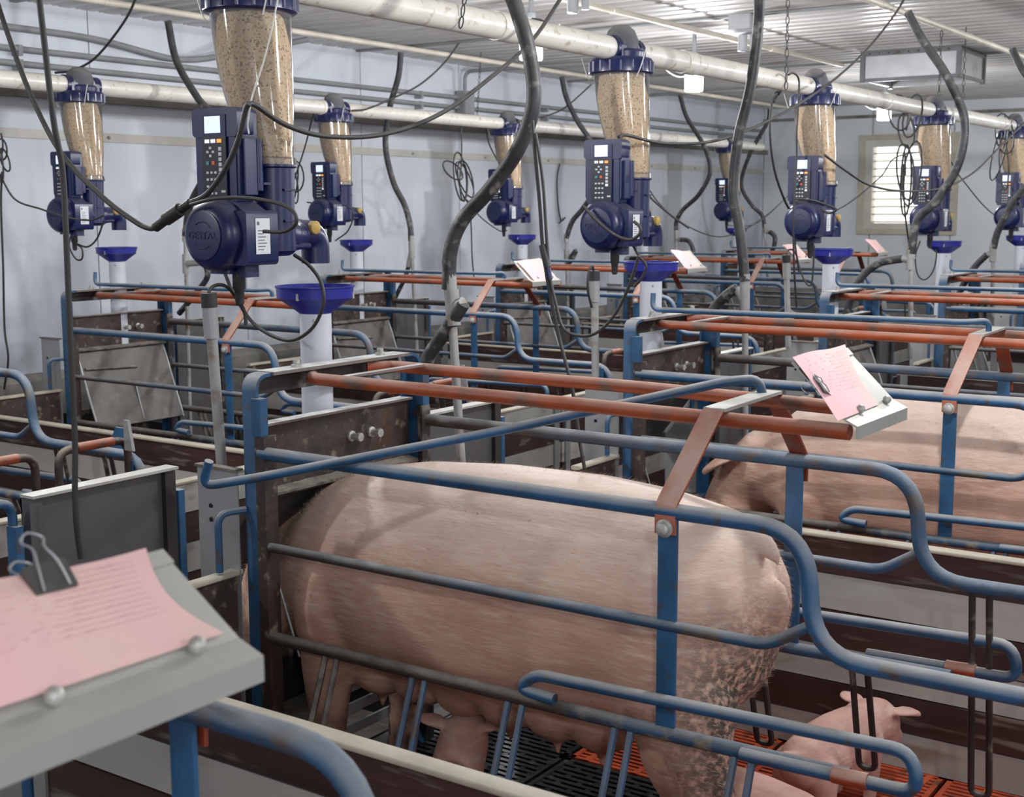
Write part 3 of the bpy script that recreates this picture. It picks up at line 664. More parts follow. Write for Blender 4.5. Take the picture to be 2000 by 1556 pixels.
# ================================================================== FEEDERS
def make_feeder(label):
    t = thing('sow_feeder', label, 'feeder', (0, 0, 0), 'dark blue sow feeders')      # origin: bottom of the motor housing, below the hopper
    zT = .665; 
    # clear hopper, wide and centred at the top, narrow and shifted at the bottom
    prof = [(.054, .268, .066), (.059, .29, .061), (.068, .335, .050), (.080, .385, .036), (.089, .44, .025), (.096, .50, .015), (.101, .57, .007), (.106, .66, 0)]
    MB().lathe(prof, seg=40).build('hopper_tube', M['clear'], t)
    pf = [(max(r-.004, .01), z, dx) for r, z, dx in prof]; pf[-1] = (.085, .645, .0); pf.append((.045, .685, .0)); pf.append((.005, .70, 0))
    MB().lathe(pf, seg=36).build('feed', M['feed'], t)
    MB().lathe([(.056, .266, .066), (.062, .267, .066), (.062, .285, .064), (.057, .287, .064)], seg=32).build('lower_collar', M['clear'], t)
    b = MB(); b.lathe([(.116, .655), (.122, .66), (.122, .70), (.114, .712), (.10, .715)], seg=36)
    for i in range(18):
        a = i*2*math.pi/18; b.box((.120*math.cos(a)-.004, .120*math.sin(a)-.004, .662), (.120*math.cos(a)+.004, .120*math.sin(a)+.004, .70))
    b.build('ring_clamp', M['navy'], t)
    b = MB(); b.lathe([(.085, .71), (.088, .735), (.08, .745)], seg=30).box((-.05, -.085, .71), (.05, .085, .755)); b.build('saddle', M['navy'], t)
    b = MB(); o0 = len(b.v); b.lathe([(.001, 0)]+[(.068*math.cos(math.pi/2*(1-i/7)) if i < 7 else .068, 0) for i in range(1)] if False else [(.0, .095), (.03, .09), (.052, .072), (.066, .04), (.07, 0), (.07, -.03)], (0, 0, .745), seg=26)
    b.v = [(x*.9, y*1.15, z) for x, y, z in b.v]; b.build('pipe_dome', M['dome'], t)
    for s in (-1, 1): MB().lathe([(.050, 0), (.050, .035)], (0, s*.085-(.0175), .745), axis='y', seg=24).build('pipe_sleeve', M['navy'], t)
    # discharge body
    b = MB(); b.lathe([(.064, .268, .066), (.064, .262, .066), (.056, .258, .066), (.054, .16, .066), (.056, .07, .066), (.056, .045, .066)], seg=30)
    b.build('discharge_body', M['navy'], t)
    for z in (.215, .13): MB().box((.03, -.068, z), (.10, -.03, z+.006)).build('rib', M['navy'], t)
    for z in (.20, .12): MB().box((.112, -.02, z), (.126, .02, z+.005)).build('rib', M['navy'], t)
    MB().lathe([(.050, -.06), (.056, -.05), (.056, .05), (.046, .065), (.040, .10)], (.056, 0, .085), axis='y', seg=28).build('outlet_barrel', M['navy'], t)
    b = MB(); el = fillet([(.055, .085, .086), (.053, .168, .086), (.053, .168, .006)], .045, 7); b.tube(el, .0385, 24); b.lathe([(.0415, 0), (.0415, .012)], (.055, .09, .086), axis='y', seg=24)
    b.build('outlet_elbow', M['navy'], t)
    MB().lathe([(.018, 0), (.018, .014), (.012, .018)], (.088, .12, .104), axis='x', seg=14).build('outlet_plug', M['yellowcap'], t)
    MB().tube([(.10, .03, .055), (.092, .10, .055)], .009, 10).build('outlet_bolt', M['navy'], t)
    k0 = len(kids(t))
    # motor housing: round dusty cover facing the aisle
    b = MB(); b.lathe([(.060, -.205), (.078, -.198), (.090, -.180), (.093, -.15), (.093, -.085), (.080, -.06), (.05, -.045), (.04, .0)], (0, 0, .088), axis='y', seg=40)
    b.build('motor_cover', M['navy'], t)
    MB().lathe([(.062, 0), (.0625, -.003), (.058, -.004)], (0, -.205, .088), axis='y', seg=36).build('cover_disc', M['navy_box'], t)
    MB().rbox((.06, -.165, .012), (.112, -.055, .150), .012, 1).poly([(.0, -.15, .176), (.04, -.15, .176), (.085, -.15, .15), (.06, -.15, .13), (.0, -.15, .13)], (0, .08, 0)).build('terminal_box', M['navy'], t)
    o = MB().box((.1125, -.135, .04), (.1135, -.085, .13)).build('rating_label', M['label'], t, smooth=False)
    b = MB()
    for i in range(7): b.box((.1136, -.128, .05+i*.008), (.1138, -.128+.034*(.6+.4*((i*37) % 5)/5), .0525+i*.008))
    b.box((.1136, -.130, .113), (.1138, -.122, .122)).build('label_print', M['labelink'], o, smooth=False)
    # raised lettering of the cover
    cu = bpy.data.curves.new('lettering', 'FONT'); cu.body = 'GESTAL'; cu.size = .027; cu.extrude = .0012; cu.align_x = 'CENTER'; cu.space_character = 1.15
    tmp = bpy.data.objects.new('tmp_lettering', cu); C.objects.link(tmp); bpy.context.view_layer.update()
    me = bpy.data.meshes.new_from_object(tmp); C.objects.unlink(tmp); bpy.data.objects.remove(tmp); me.materials.clear(); me.materials.append(M['navy_box'])
    me.transform(Matrix.Translation((0, -.2095, .079)) @ Matrix.Rotation(math.pi/2, 4, 'X'))
    l_ = bpy.data.objects.new('raised_lettering', me); C.objects.link(l_); l_.parent = t; KIDS[t.name].append(l_)
    b = MB()
    for s in (1, -1):
        arc = [(s*.028*math.cos(a), -.2092, .088+s*(.016+.018*math.sin(a))) for a in [math.radians(q) for q in range(10, 160, 15)]]
        b.tube(arc, .0016, 6)
    b.build('raised_swoosh', M['navy_box'], t)
    for q in kids(t)[k0:]: q.location.x += .020
    k0 = len(kids(t))
    # control box with screen and keys
    b = MB(); b.rbox((-.108, -.135, .185), (.048, -.070, .405), .012, 1).rbox((-.112, -.142, .335), (.052, -.085, .408), .014, 1).rbox((-.098, -.138, .17), (.04, -.08, .345), .01, 1); b.build('control_box', M['navy_box'], t)
    MB().rbox((-.06, -.12, .14), (.02, -.07, .20), .01, 2).build('neck', M['navy'], t)
    MB().box((.048, -.125, .19), (.060, -.085, .33)).tube([(.055, -.075, .20), (.055, -.075, .33)], .012, 10).build('side_rib', M['navy'], t)
    MB().rbox((-.075, -.1445, .172), (.012, -.1425, .338), .003, 1).build('keypad', M['keypad'], t)
    MB().rbox((-.071, -.1445, .338), (.012, -.1425, .392), .003, 1).build('screen_bezel', M['navy'], t)
    MB().box((-.062, -.1462, .345), (-.006, -.1446, .387)).build('screen', M['screen'], t, smooth=False)
    kb = MB(); kl = MB(); kor = MB(); kr = MB(); kt = MB(); yk = (-.1465, -.1446)
    def key(mb_, x, z, w=.011, h=.007): mb_.box((x-w/2, yk[0], z-h/2), (x+w/2, yk[1], z+h/2))
    key(kl, -.055, .325, .015, .009); key(kl, -.033, .325, .015, .009); key(kor, -.011, .325, .015, .009)
    for i in range(6): key(kb if i < 5 else kl, -.009, .305-i*.013, .010, .009)
    for x, z in ((-.044, .308), (-.054, .298), (-.034, .298), (-.044, .288)): key(kb, x, z, .008, .006)
    key(kr, -.034, .270, .010, .009); key(kt, -.055, .270, .010, .009)
    for i in range(4):
        for j in range(3): key(kb, -.056+j*.0145, .246-i*.0175, .008, .006)
    key(kb, .0, .198, .014, .006)
    kb.build('key', M['key'], t, smooth=False); kl.build('lit_key', M['led'], t, smooth=False); kor.build('lit_key', M['led_or'], t, smooth=False); kr.build('key', M['key_red'], t, smooth=False); kt.build('key', M['key_teal'], t, smooth=False)
    for q in kids(t)[k0:]: q.location.x += .034
    k0 = len(kids(t))
    # underside plugs, bail wire
    MB().rbox((-.045, -.15, -.012), (.025, -.07, .012), .008, 2).rbox((.03, -.13, -.02), (.07, -.08, .02), .008, 2).build('plug_base', M['navy_box'], t)
    MB().lathe([(.017, 0), (.017, -.045), (.013, -.05), (.011, -.085), (.006, -.09)], (.022, -.11, -.005), seg=14).build('cable_plug', M['black'], t)
    for q in kids(t)[k0:]: q.location.x += .020
    MB().tube(smoothp([(-.10, -.02, .67), (-.112, -.05, .64), (-.14, -.06, .72)], 5), .0022, 6).build('bail_wire', M['whitewire'], t)
    MB().tube(smoothp([(.095, -.05, .64), (.12, -.06, .68), (.14, -.06, .74)], 5), .0022, 6).build('bail_wire', M['whitewire'], t)
    return t
FX, FY = -2.4375, 2.40
FL1 = ['nearest dark blue feeder with a clear hopper of feed pellets', 'second feeder of the near row, centre right, with a lit screen', 'third feeder of the near row, right of the thick black hose',
       'fourth feeder of the near row, in front of the louvred window', 'feeder cut by the right edge of the picture']
FL2 = {1: 'leftmost feeder, hanging before the white wall', 2: 'wall-side feeder just right of the nearest feeder', 3: 'wall-side feeder behind the thick curved black hose',
       4: 'wall-side feeder mostly hidden behind the second near feeder', 5: 'smallest feeder, nearest the far wall corner'}
fd0 = make_feeder(FL1[0]); fd0.location = (FX, FY, 1.375); fd0.scale = (.95, .95, .95)
def make_drop(label):
    t = thing('feed_drop_tube', label, 'drop tube', (0, 0, 0), 'blue funnels on white drop tubes')
    b = MB(); b.lathe([(.036, 1.255), (.042, 1.262), (.094, 1.300), (.100, 1.303), (.101, 1.328), (.104, 1.330), (.104, 1.334), (.097, 1.334), (.096, 1.305), (.038, 1.266)], seg=36); b.build('funnel', M['royal'], t)
    b = MB(); b.lathe([(.0415, .80), (.0415, 1.262), (.0385, 1.262), (.0385, .80)], seg=24); b.build('tube', M['tube'], t)
    for a in (-.9, 2.4): MB().ball((.042*math.cos(a), .042*math.sin(a), 1.245), .005, 8).build('screw', M['bolt'], t)
    for a in (.6, 3.2, 5.0): MB().box((.099*math.cos(a)-.003, .099*math.sin(a)-.003, 1.30), (.099*math.cos(a)+.003, .099*math.sin(a)+.003, 1.318)).build('funnel_tab', M['bolt'], t)
    return t
dt0 = make_drop('blue funnel on a white drop tube under the nearest feeder'); dt0.location = (-2.393, FY+.16, -.012)
index_children()
for n in range(1, 5): copy_tree(fd0, (FX, FY+n*P, 1.375), FL1[n])
for n in FL2: copy_tree(fd0, (-5.485, FY+n*P, 1.415), FL2[n])
for n in range(1, 5): copy_tree(dt0, (-2.393, FY+.16+n*P, -.012), ['', 'blue funnel and white tube below the second near feeder', 'blue funnel and white tube below the third near feeder', 'blue funnel and white tube below the window', 'blue funnel and tube at the right edge'][n])
for n in FL2: copy_tree(dt0, (-5.475, FY+.17+n*P, 0), ['', 'blue funnel and tube below the leftmost feeder', 'blue funnel and tube right of the nearest feeder outlet', 'blue funnel and tube beside the thick curved hose', 'blue funnel and tube behind the second feeder', 'blue funnel and tube nearest the wall corner'][n])

# ================================================================== PIPES, LAMPS, CONDUITS
def pipe(name, label, pts, r, m_, cat='pipe', group=None, seg=16, rad=.06, joints=(), jn='coupling'):
    p0 = V(pts[0]); o = MB().tube(fillet([V(p)-p0 for p in pts], rad), r, seg).build(name, M[m_], loc=p0); tag(o, label, cat, group)
    d = (V(pts[-1])-p0).normalized()
    for q in joints:
        c = d*q; MB().tube([c-d*.05, c+d*.05], r*1.10, seg).build(jn, M[m_], o)
    return o
pipe('feed_pipe', 'thick white feed pipe over the near row of feeders', [(FX, 1.2, 2.084), (FX, 13.9, 2.084)], .041, 'pvc', group='white feed pipes', seg=24, joints=(2.3, 3.55, 5.9, 8.2, 10.6))
pipe('feed_pipe', 'thick white feed pipe along the left wall over the wall-side feeders', [(-5.485, .5, 2.124), (-5.485, 12.3, 2.124)], .041, 'pvc', group='white feed pipes', seg=24, joints=(3, 5.5, 7.8, 10))
TZ_ = 2.53
pipe('water_pipe', 'thin cream pipe under the ceiling nearest the left wall', [(-5.42, 1.0, TZ_), (-5.42, 13.4, TZ_)], .017, 'pvc_old', group='thin cream pipes under the ceiling', joints=(3.4, 5.2, 7.6, 10.2))
pipe('water_pipe', 'thin cream pipe under the ceiling between the two feed pipes', [(-3.54, 1.0, TZ_), (-3.54, 9.3, TZ_)], .017, 'pvc_old', group='thin cream pipes under the ceiling', joints=(5.1, 6.0, 7.1))
pipe('water_pipe', 'thin cream pipe under the ceiling at top right', [(-2.34, .8, TZ_), (-2.34, 13.4, TZ_)], .017, 'pvc_old', group='thin cream pipes under the ceiling', joints=(2.2, 5.9, 7.4, 9))
for z, lab in ((2.36, 'upper grey conduit on the left wall'), (2.285, 'middle grey conduit on the left wall')):
    o = pipe('conduit', lab, [(WX+.05, .5, z), (WX+.05, 13.9, z+.015)], .016, 'conduit', group='grey conduits on the left wall')
    b = MB()
    for i in range(7): b.box((-.05, 2.2+i*1.7, -.03), (.018, 2.225+i*1.7, .025))
    b.build('pipe_clip', M['conduit'], o, smooth=False)
pipe('conduit', 'grey conduit bending up to the ceiling at top left', [(WX+.05, .5, 2.485), (WX+.05, 4.9, 2.47), (WX+.05, 5.55, 2.39), (WX+.35, 6.3, 2.58)], .018, 'conduit', group='grey conduits on the left wall', rad=.2)
for k, (y, lab) in enumerate(((8.35, 'grey junction box on the left wall conduits, left of the thick hose'), (11.1, 'grey junction box on the left wall conduits, left of the second feeder'))):
    t = thing('junction_box', lab, 'electrical box', (WX+.03, y, 2.33), 'grey wall junction boxes')
    MB().rbox((0, -.07, -.09), (.07, .07, .09), .01, 0).build('box', M['conduit'], t)
    MB().rbox((.07, -.06, -.08), (.076, .06, .08), .008, 0).build('cover', M['conduit'], t)
    MB().tube(fillet([(.03, 0, .09), (.03, .0, .24), (1.2, .35, .27)], .07), .014, 12).build('conduit_bend', M['conduit'], t)

# lamps: holder under a ceiling box with a glowing cylinder
def make_lamp(label):
    t = thing('ceiling_lamp', label, 'lamp', (0, 0, 0), 'glowing ceiling lamps')
    MB().lathe([(.052, -.10), (.056, -.095), (.056, .05), (.050, .062), (.02, .066)], seg=28).build('bulb', M['bulb'], t)
    MB().lathe([(.022, .066), (.022, .12), (.014, .125), (.010, CZ-2.36)], seg=14).build('socket', M['fixture'], t)
    MB().tube(smoothp([(.0, .03, .03), (-.05, -.05, -.015), (-.10, -.10, .0), (-.15, -.14, .05)], 5), .004, 6).tube(smoothp([(.03, .03, .0), (.06, .07, .02), (.10, .10, .07)], 5), .004, 6).build('cord', M['whitewire'], t)
    return t
LAMPS = [(-3.62, 5.42, 2.33), (-3.76, 7.42, 2.33), (-3.72, 10.75, 2.33)]
l0 = make_lamp('glowing white lamp half hidden by the thick curved hose'); l0.location = LAMPS[0]
index_children()
copy_tree(l0, LAMPS[1], 'glowing white lamp below the feed pipe, right of the second feeder')
copy_tree(l0, LAMPS[2], 'glowing white lamp left of the window feeder')
for (x, y, wh) in ((-3.7, 2.6, 'left of the nearest feeder pipe'), (-3.7, .2, 'left of the camera'), (.9, -.9, 'behind the camera'), (-.9, 3.2, 'over the near sow'), (-.9, 5.8, 'over the farther sow'),
                   (-.9, 9.0, 'over the fourth near crate'), (-.9, 12.2, 'over the near crates by the far wall'), (1.7, 2.0, 'right of the camera'), (1.7, 6, 'far off to the right')):
    copy_tree(l0, (x, y, 2.33), 'added unseen ceiling lamp out of the picture, '+wh)  # unseen lamps, added to light the room
for o in [q for q in bpy.data.objects if q.name.startswith('ceiling_lamp')]:
    lamp_light(o.location+V((0, 0, -.16)))
for (x, y, lab) in ((-3.33, 5.35, 'grey lamp holder box on the ceiling above the leftmost lamp'), (-3.33, 7.2, 'grey lamp holder box on the ceiling above the middle lamp')):
    t = thing('ceiling_box', lab, 'electrical box', (x, y, CZ), 'grey boxes on the ceiling')
    MB().rbox((-.07, -.08, -.085), (.07, .08, -.002), .012).build('box', M['fixture'], t)
    MB().lathe([(.10, -.087), (.085, -.105), (.03, -.11)], seg=20).build('flange', M['fixture'], t)
    MB().lathe([(.026, -.108), (.028, -.20), (.022, -.205)], (-.01, 0, 0), seg=14).lathe([(.018, -.108), (.018, -.19)], (.045, .02, 0), seg=12).build('socket', M['fixture'], t)
# ceiling air inlet box
t = thing('air_inlet', 'square galvanised air inlet box hanging from the ceiling at top right', 'vent', (-3.42, 9.4, CZ))
x1_, y1_, hh = .68, .60, .20
for a, b2 in (((0, 0, -hh), (x1_, .012, 0)), ((x1_-.012, .012, -hh), (x1_, y1_-.012, 0)), ((0, y1_-.012, -hh), (x1_, y1_, 0)), ((0, .012, -hh), (.012, y1_-.012, 0))):
    MB().box(a, b2).build('side_panel', M['steel'], t, smooth=False)
for x, y in ((0, 0), (x1_, 0), (x1_, y1_), (0, y1_)): MB().box((x-.016, y-.016, -hh-.012), (x+.016, y+.016, 0)).build('corner_angle', M['angle'], t, smooth=False)
for z0, z1 in ((-.03, 0), (-hh-.01, -hh+.015)):
    MB().box((.016, -.012, z0), (x1_-.016, -.0, z1)).build('flange_strip', M['angle'], t, smooth=False)
    MB().box((x1_, .016, z0), (x1_+.012, y1_-.016, z1)).build('flange_strip', M['angle'], t, smooth=False)
b = MB()
for i in range(9): b.ball((.05+i*.07, -.013, -.014), .006, 6)
b.build('rivet', M['rustdark'], t)
MB().poly([(.02, .02, -hh), (x1_-.02, .02, -hh), (x1_-.02, y1_-.02, -hh+.06), (.02, y1_-.02, -hh+.06)], (0, 0, .008)).build('baffle', M['rustdark'], t, smooth=False)

# hanging chains
def chain(label, p0, p1, group='chains carrying the pipes'):
    p0, p1 = V(p0), V(p1); L_ = (p1-p0).length; n = max(3, int(L_/.034)); d = (p1-p0)/n; dn = d.normalized()
    b = MB(); sx = V((1, 0, 0)); sy = dn.cross(sx).normalized()
    for i in range(n):
        s = sx if i % 2 else sy; c = d*(i+.5); pts = []
        for k_ in range(9):
            a = 2*math.pi*k_/8; pts.append(c+s*(.008*math.cos(a))+dn*(.019*math.sin(a)))
        b.tube(pts, .0022, 5, caps=False)
    tag(b.build('chain', M['cable'], loc=p0), label, 'chain', group)
for a, b_, lab in (((-5.53, 5.55, 2.6), (-5.53, 5.50, 2.10), 'chain down to the wall-side feed pipe, left of the nearest feeder'), ((-5.53, 5.42, 2.6), (-5.53, 5.62, 2.10), 'second strand of chain left of the nearest feeder'),
                 ((-5.53, 7.65, 2.6), (-5.53, 7.6, 2.16), 'chain above the wall-side feed pipe, right of the nearest feeder'),
                 ((FX-.05, 5.50, 2.6), (FX-.05, 5.50, 2.04), 'chain pair strand holding the near feed pipe, right of the second feeder'), ((FX+.05, 5.60, 2.6), (FX+.045, 5.62, 2.04), 'second chain strand holding the near feed pipe, right of the second feeder'),
                 ((FX-.05, 8.15, 2.6), (FX-.05, 8.15, 2.04), 'chain left of the ceiling air inlet'), ((FX+.05, 8.3, 2.6), (FX+.05, 8.3, 2.04), 'chain at the corner of the ceiling air inlet'),
                 ((FX+.05, 3.35, 2.6), (FX+.05, 3.2, 2.045), 'chain hooked round the near feed pipe at top centre')):
    chain(lab, a, b_)

# ================================================================== HOSES AND CABLES
def hose(name, label, pts, r, m_='cable', cat='cable', group=None, seg=10, n=8, extra=None):
    p0 = V(pts[0]); o = MB().tube([p-p0 for p in smoothp(pts, n)], r, seg).build(name, M[m_], loc=p0); tag(o, label, cat, group); return o
HG = 'thick black drop hoses'
hose('drop_hose', 'thick curved dusty black hose in front of the feed pipe, centre', [(-2.34, 3.3, 2.50), (-2.22, 3.1, 2.30)] + [(-2.001, 2.93, 2.032), (-1.961, 2.93, 1.912), (-1.949, 2.93, 1.794), (-1.998, 2.93, 1.677), (-2.094, 2.93, 1.569), (-2.184, 2.93, 1.489), (-2.226, 2.93, 1.404), (-2.233, 2.93, 1.298)], .0205, 'hose', 'hose', HG, 14)
hose('drop_hose', 'long black hose from the top edge to the grey pipe behind the card', [(-2.34, 5.2, 2.52)] + [(-2.139, 4.75, 2.37), (-2.142, 4.75, 2.183), (-2.167, 4.75, 1.977), (-2.213, 4.75, 1.787), (-2.23, 4.75, 1.592), (-2.198, 4.75, 1.434), (-2.172, 4.75, 1.237)], .0205, 'hose', 'hose', HG, 14)
hose('drop_hose', 'black hose crossing the louvred window', [(-2.184, 6.6, 2.47), (-2.111, 6.6, 2.34), (-1.978, 6.6, 2.149), (-1.885, 6.6, 1.938), (-1.906, 6.6, 1.731), (-2.002, 6.6, 1.559), (-2.095, 6.6, 1.459), (-2.119, 6.6, 1.293)], .021, 'hose', 'hose', HG, 14)
hose('drop_hose', 'black hose at the right edge before the last feeder', [(-2.137, 8.4, 2.464), (-2.084, 8.4, 2.356), (-1.949, 8.4, 2.11), (-1.987, 8.4, 1.719), (-2.097, 8.4, 1.536), (-2.166, 8.4, 1.381), (-2.191, 8.4, 1.272)], .021, 'hose', 'hose', HG, 14)
hose('drop_hose', 'black hose behind the nearest feeder box', [(-5.418, 4.75, 2.48), (-5.364, 4.75, 2.276), (-5.221, 4.75, 2.089), (-5.097, 4.75, 1.956), (-5.165, 4.75, 1.727), (-5.301, 4.75, 1.546), (-5.348, 4.75, 1.387)], .019, 'hose', 'hose', HG, 12)
hose('drop_hose', 'black hose on the white wall right of the nearest feeder', [(-5.39, 6.6, 2.496), (-5.414, 6.6, 2.347), (-5.493, 6.6, 2.145), (-5.528, 6.6, 1.922), (-5.469, 6.6, 1.695), (-5.379, 6.6, 1.549), (-5.335, 6.6, 1.419), (-5.329, 6.6, 1.322)], .019, 'hose', 'hose', HG, 12)
hose('drop_hose', 'black hose left of the second feeder hopper', [(-5.339, 8.4, 2.483), (-5.299, 8.4, 2.334), (-5.205, 8.4, 2.164), (-5.059, 8.4, 1.956), (-5.035, 8.4, 1.697), (-5.144, 8.4, 1.531), (-5.242, 8.4, 1.429), (-5.295, 8.4, 1.304)], .019, 'hose', 'hose', HG, 12)
hose('drop_hose', 'black hose between the second feeder and the long hose', [(-5.324, 10.25, 2.479), (-5.253, 10.25, 2.284), (-5.089, 10.25, 2.044), (-5.028, 10.25, 1.829), (-5.13, 10.25, 1.638), (-5.273, 10.25, 1.517), (-5.336, 10.25, 1.421), (-5.344, 10.25, 1.334)], .019, 'hose', 'hose', HG, 12)
hose('drop_hose', 'black hose near the far wall corner', [(-5.316, 12.1, 2.473), (-5.339, 12.1, 2.338), (-5.509, 12.1, 2.05), (-5.594, 12.1, 1.755), (-5.48, 12.1, 1.555), (-5.37, 12.1, 1.456), (-5.334, 12.1, 1.332)], .019, 'hose', 'hose', HG, 12)
# rigid drop pipes with tee and black branch hose
def drop(label, a, b, tee, branch, r=.0125, hr=.02):
    t = thing('drop_pipe', label, 'pipe', b, 'grey drop pipes with tees'); o_ = V(b)
    A, B, T = V(a)-o_, V(b)-o_, V(tee)-o_; d = (B-A).normalized()
    MB().tube([A, B], r, 12).build('pipe', M['pipegrey'], t)
    MB().tube([A-d*.02, A+d*.045], r*1.55, 14).build('hose_clamp', M['pipegrey'], t)
    Q = V(branch[0])-o_
    MB().tube([T-d*.05, T+d*.05], r*1.65, 14).tube([T, Q], r*1.5, 12).build('tee', M['pipegrey'], t)
    MB().tube(smoothp([V(p)-o_ for p in branch], 8), hr, 14).build('branch_hose', M['hose'], t)
DP = 'grey drop pipe between the near crate and the second crate'
drop('grey drop pipe with a tee below the thick curved hose, behind the near sow', (-2.23, 2.93, 1.326), (-2.184, 2.93, 0.654), (-2.221, 2.93, 1.248), [(-2.183, 2.93, 1.261), (-2.205, 2.93, 1.232), (-2.25, 2.93, 1.175), (-2.302, 2.93, 1.114), (-2.331, 2.93, 1.054)])
drop('grey drop pipe with a rusty tee, left of the near pink card', (-2.172, 4.75, 1.247), (-2.153, 4.75, 0.519), (-2.172, 4.75, 1.157), [(-2.204, 4.75, 1.212), (-2.258, 4.75, 1.174), (-2.312, 4.75, 1.111), (-2.344, 4.75, 1.008)])
drop('grey drop pipe in front of the window corner', (-2.119, 6.6, 1.311), (-2.103, 6.6, 0.766), (-2.123, 6.6, 1.263), [(-2.164, 6.6, 1.267), (-2.287, 6.6, 1.239), (-2.378, 6.6, 1.159), (-2.428, 6.6, 1.038), (-2.456, 6.6, 0.904)])
drop('grey drop pipe at the right edge', (-2.192, 8.4, 1.287), (-2.177, 8.4, 0.846), (-2.192, 8.4, 1.24), [(-2.226, 8.4, 1.234), (-2.294, 8.4, 1.16), (-2.352, 8.4, 1.063), (-2.395, 8.4, 0.966)])
drop('grey drop pipe of the wall row, left of the nearest feeder motor', (-5.348, 4.75, 1.401), (-5.369, 4.75, 0.298), (-5.353, 4.75, 1.241), [(-5.208, 4.75, 1.251), (-5.193, 4.75, 1.178), (-5.275, 4.75, 1.096), (-5.419, 4.75, 0.977)], .011, .015)
drop('grey drop pipe of the wall row right of the nearest funnel', (-5.328, 6.6, 1.335), (-5.291, 6.6, 0.57), (-5.325, 6.6, 1.257), [(-5.352, 6.6, 1.159), (-5.388, 6.6, 1.077), (-5.453, 6.6, 0.976), (-5.498, 6.6, 0.891)], .012, .014)
drop('grey drop pipe of the wall row left of the second feeder motor', (-5.295, 8.4, 1.315), (-5.275, 8.4, 0.595), (-5.29, 8.4, 1.171), [(-5.259, 8.4, 1.16), (-5.214, 8.4, 1.21), (-5.241, 8.4, 1.153), (-5.322, 8.4, 1.075)], .012, .018)
drop('grey drop pipe of the wall row below the hanging wall hose', (-5.344, 10.25, 1.351), (-5.323, 10.25, 0.671), (-5.338, 10.25, 1.255), [(-5.293, 10.25, 1.255), (-5.224, 10.25, 1.247), (-5.184, 10.25, 1.195), (-5.168, 10.25, 1.117)], .012, .02)
drop('grey drop pipe nearest the far wall corner', (-5.335, 12.1, 1.347), (-5.287, 12.1, 0.759), (-5.333, 12.1, 1.282), [(-5.285, 12.1, 1.297), (-5.23, 12.1, 1.248), (-5.233, 12.1, 1.159), (-5.269, 12.1, 1.084)], .012, .022)
# drinker pipes with a capped sensor on top
def drinker(label, a, b, loop):
    t = thing('drinker_pipe', label, 'pipe', b, 'grey drinker pipes with black caps'); o_ = V(b); A = V(a)-o_; d = (-A).normalized()
    MB().tube([A, V((0, 0, 0))], .0135, 12).build('pipe', M['pipegrey'], t)
    MB().tube([A-d*.01, A+d*.075], .0185, 14).build('coupling', M['steel'], t)
    MB().tube([A-d*.035, A+d*.0], .0195, 14).build('cap', M['black'], t)
    MB().tube(smoothp([V(p)-o_ for p in loop], 8), .0045, 8).build('sensor_cable', M['cable'], t)
drinker('grey drinker pipe with black cap left of the nearest crate post', (-2.42, 2.217, 1.285), (-2.42, 2.242, 0.824), [(-2.42, 2.214, 1.298), (-2.42, 2.219, 1.327), (-2.42, 2.246, 1.338), (-2.42, 2.28, 1.329), (-2.42, 2.317, 1.291), (-2.42, 2.333, 1.262), (-2.42, 2.335, 1.233)])
drinker('grey drinker pipe with black cap below the second feeder', (-2.42, 4.027, 1.267), (-2.42, 4.039, 0.877), [(-2.42, 4.027, 1.281), (-2.42, 4.012, 1.318), (-2.42, 3.988, 1.301), (-2.42, 3.982, 1.238), (-2.42, 4.01, 1.173)])
drinker('grey drinker pipe with black cap below the third feeder', (-2.42, 5.74, 1.273), (-2.42, 5.791, 0.871), [(-2.42, 5.733, 1.29), (-2.42, 5.743, 1.325), (-2.42, 5.808, 1.328), (-2.42, 5.859, 1.298), (-2.42, 5.889, 1.225)])
CG = 'thin black cables'
hose('power_cable', 'black cable draped from the nearest feeder to the ceiling, centre', [(-2.27, 2.219, 1.761), (-2.27, 2.245, 1.759), (-2.27, 2.344, 1.719), (-2.27, 2.488, 1.699), (-2.27, 2.705, 1.714), (-2.27, 2.947, 1.78), (-2.27, 3.192, 1.899), (-2.27, 3.406, 2.024), (-2.27, 3.579, 2.178)], .0062, 'cable', group=CG)
hose('power_cable', 'thick black cable sweeping down from the top left corner to a connector', [(-3.183, 2.19, 2.15), (-3.149, 2.19, 2.042), (-3.041, 2.19, 1.825), (-2.922, 2.19, 1.664), (-2.767, 2.19, 1.552), (-2.65, 2.19, 1.492), (-2.598, 2.19, 1.475), (-2.564, 2.19, 1.477)], .0068, 'cable', group=CG)
t = thing('cable_connector', 'large black cable connector left of the nearest feeder motor', 'connector', (-2.571, 2.19, 1.477)); o_ = V(t.location)
c0, c1, c2_, c3 = [V(p)-o_ for p in [(-2.571, 2.19, 1.477), (-2.531, 2.19, 1.497), (-2.48, 2.19, 1.52), (-2.444, 2.19, 1.536)]]
MB().tube([c0, c0*.6+c1*.4, c1], .0125, 14).build('gland', M['black'], t); MB().tube([c1, c2_], .0165, 16).build('body', M['black'], t); MB().tube([c2_, c3], .0105, 12).build('sleeve', M['black'], t)
hose('power_cable', 'black cable from the connector up over the nearest control box', [(-2.447, 2.19, 1.535), (-2.384, 2.19, 1.557), (-2.321, 2.19, 1.613), (-2.276, 2.19, 1.676), (-2.248, 2.19, 1.745), (-2.237, 2.19, 1.758)], .0068, 'cable', group=CG)
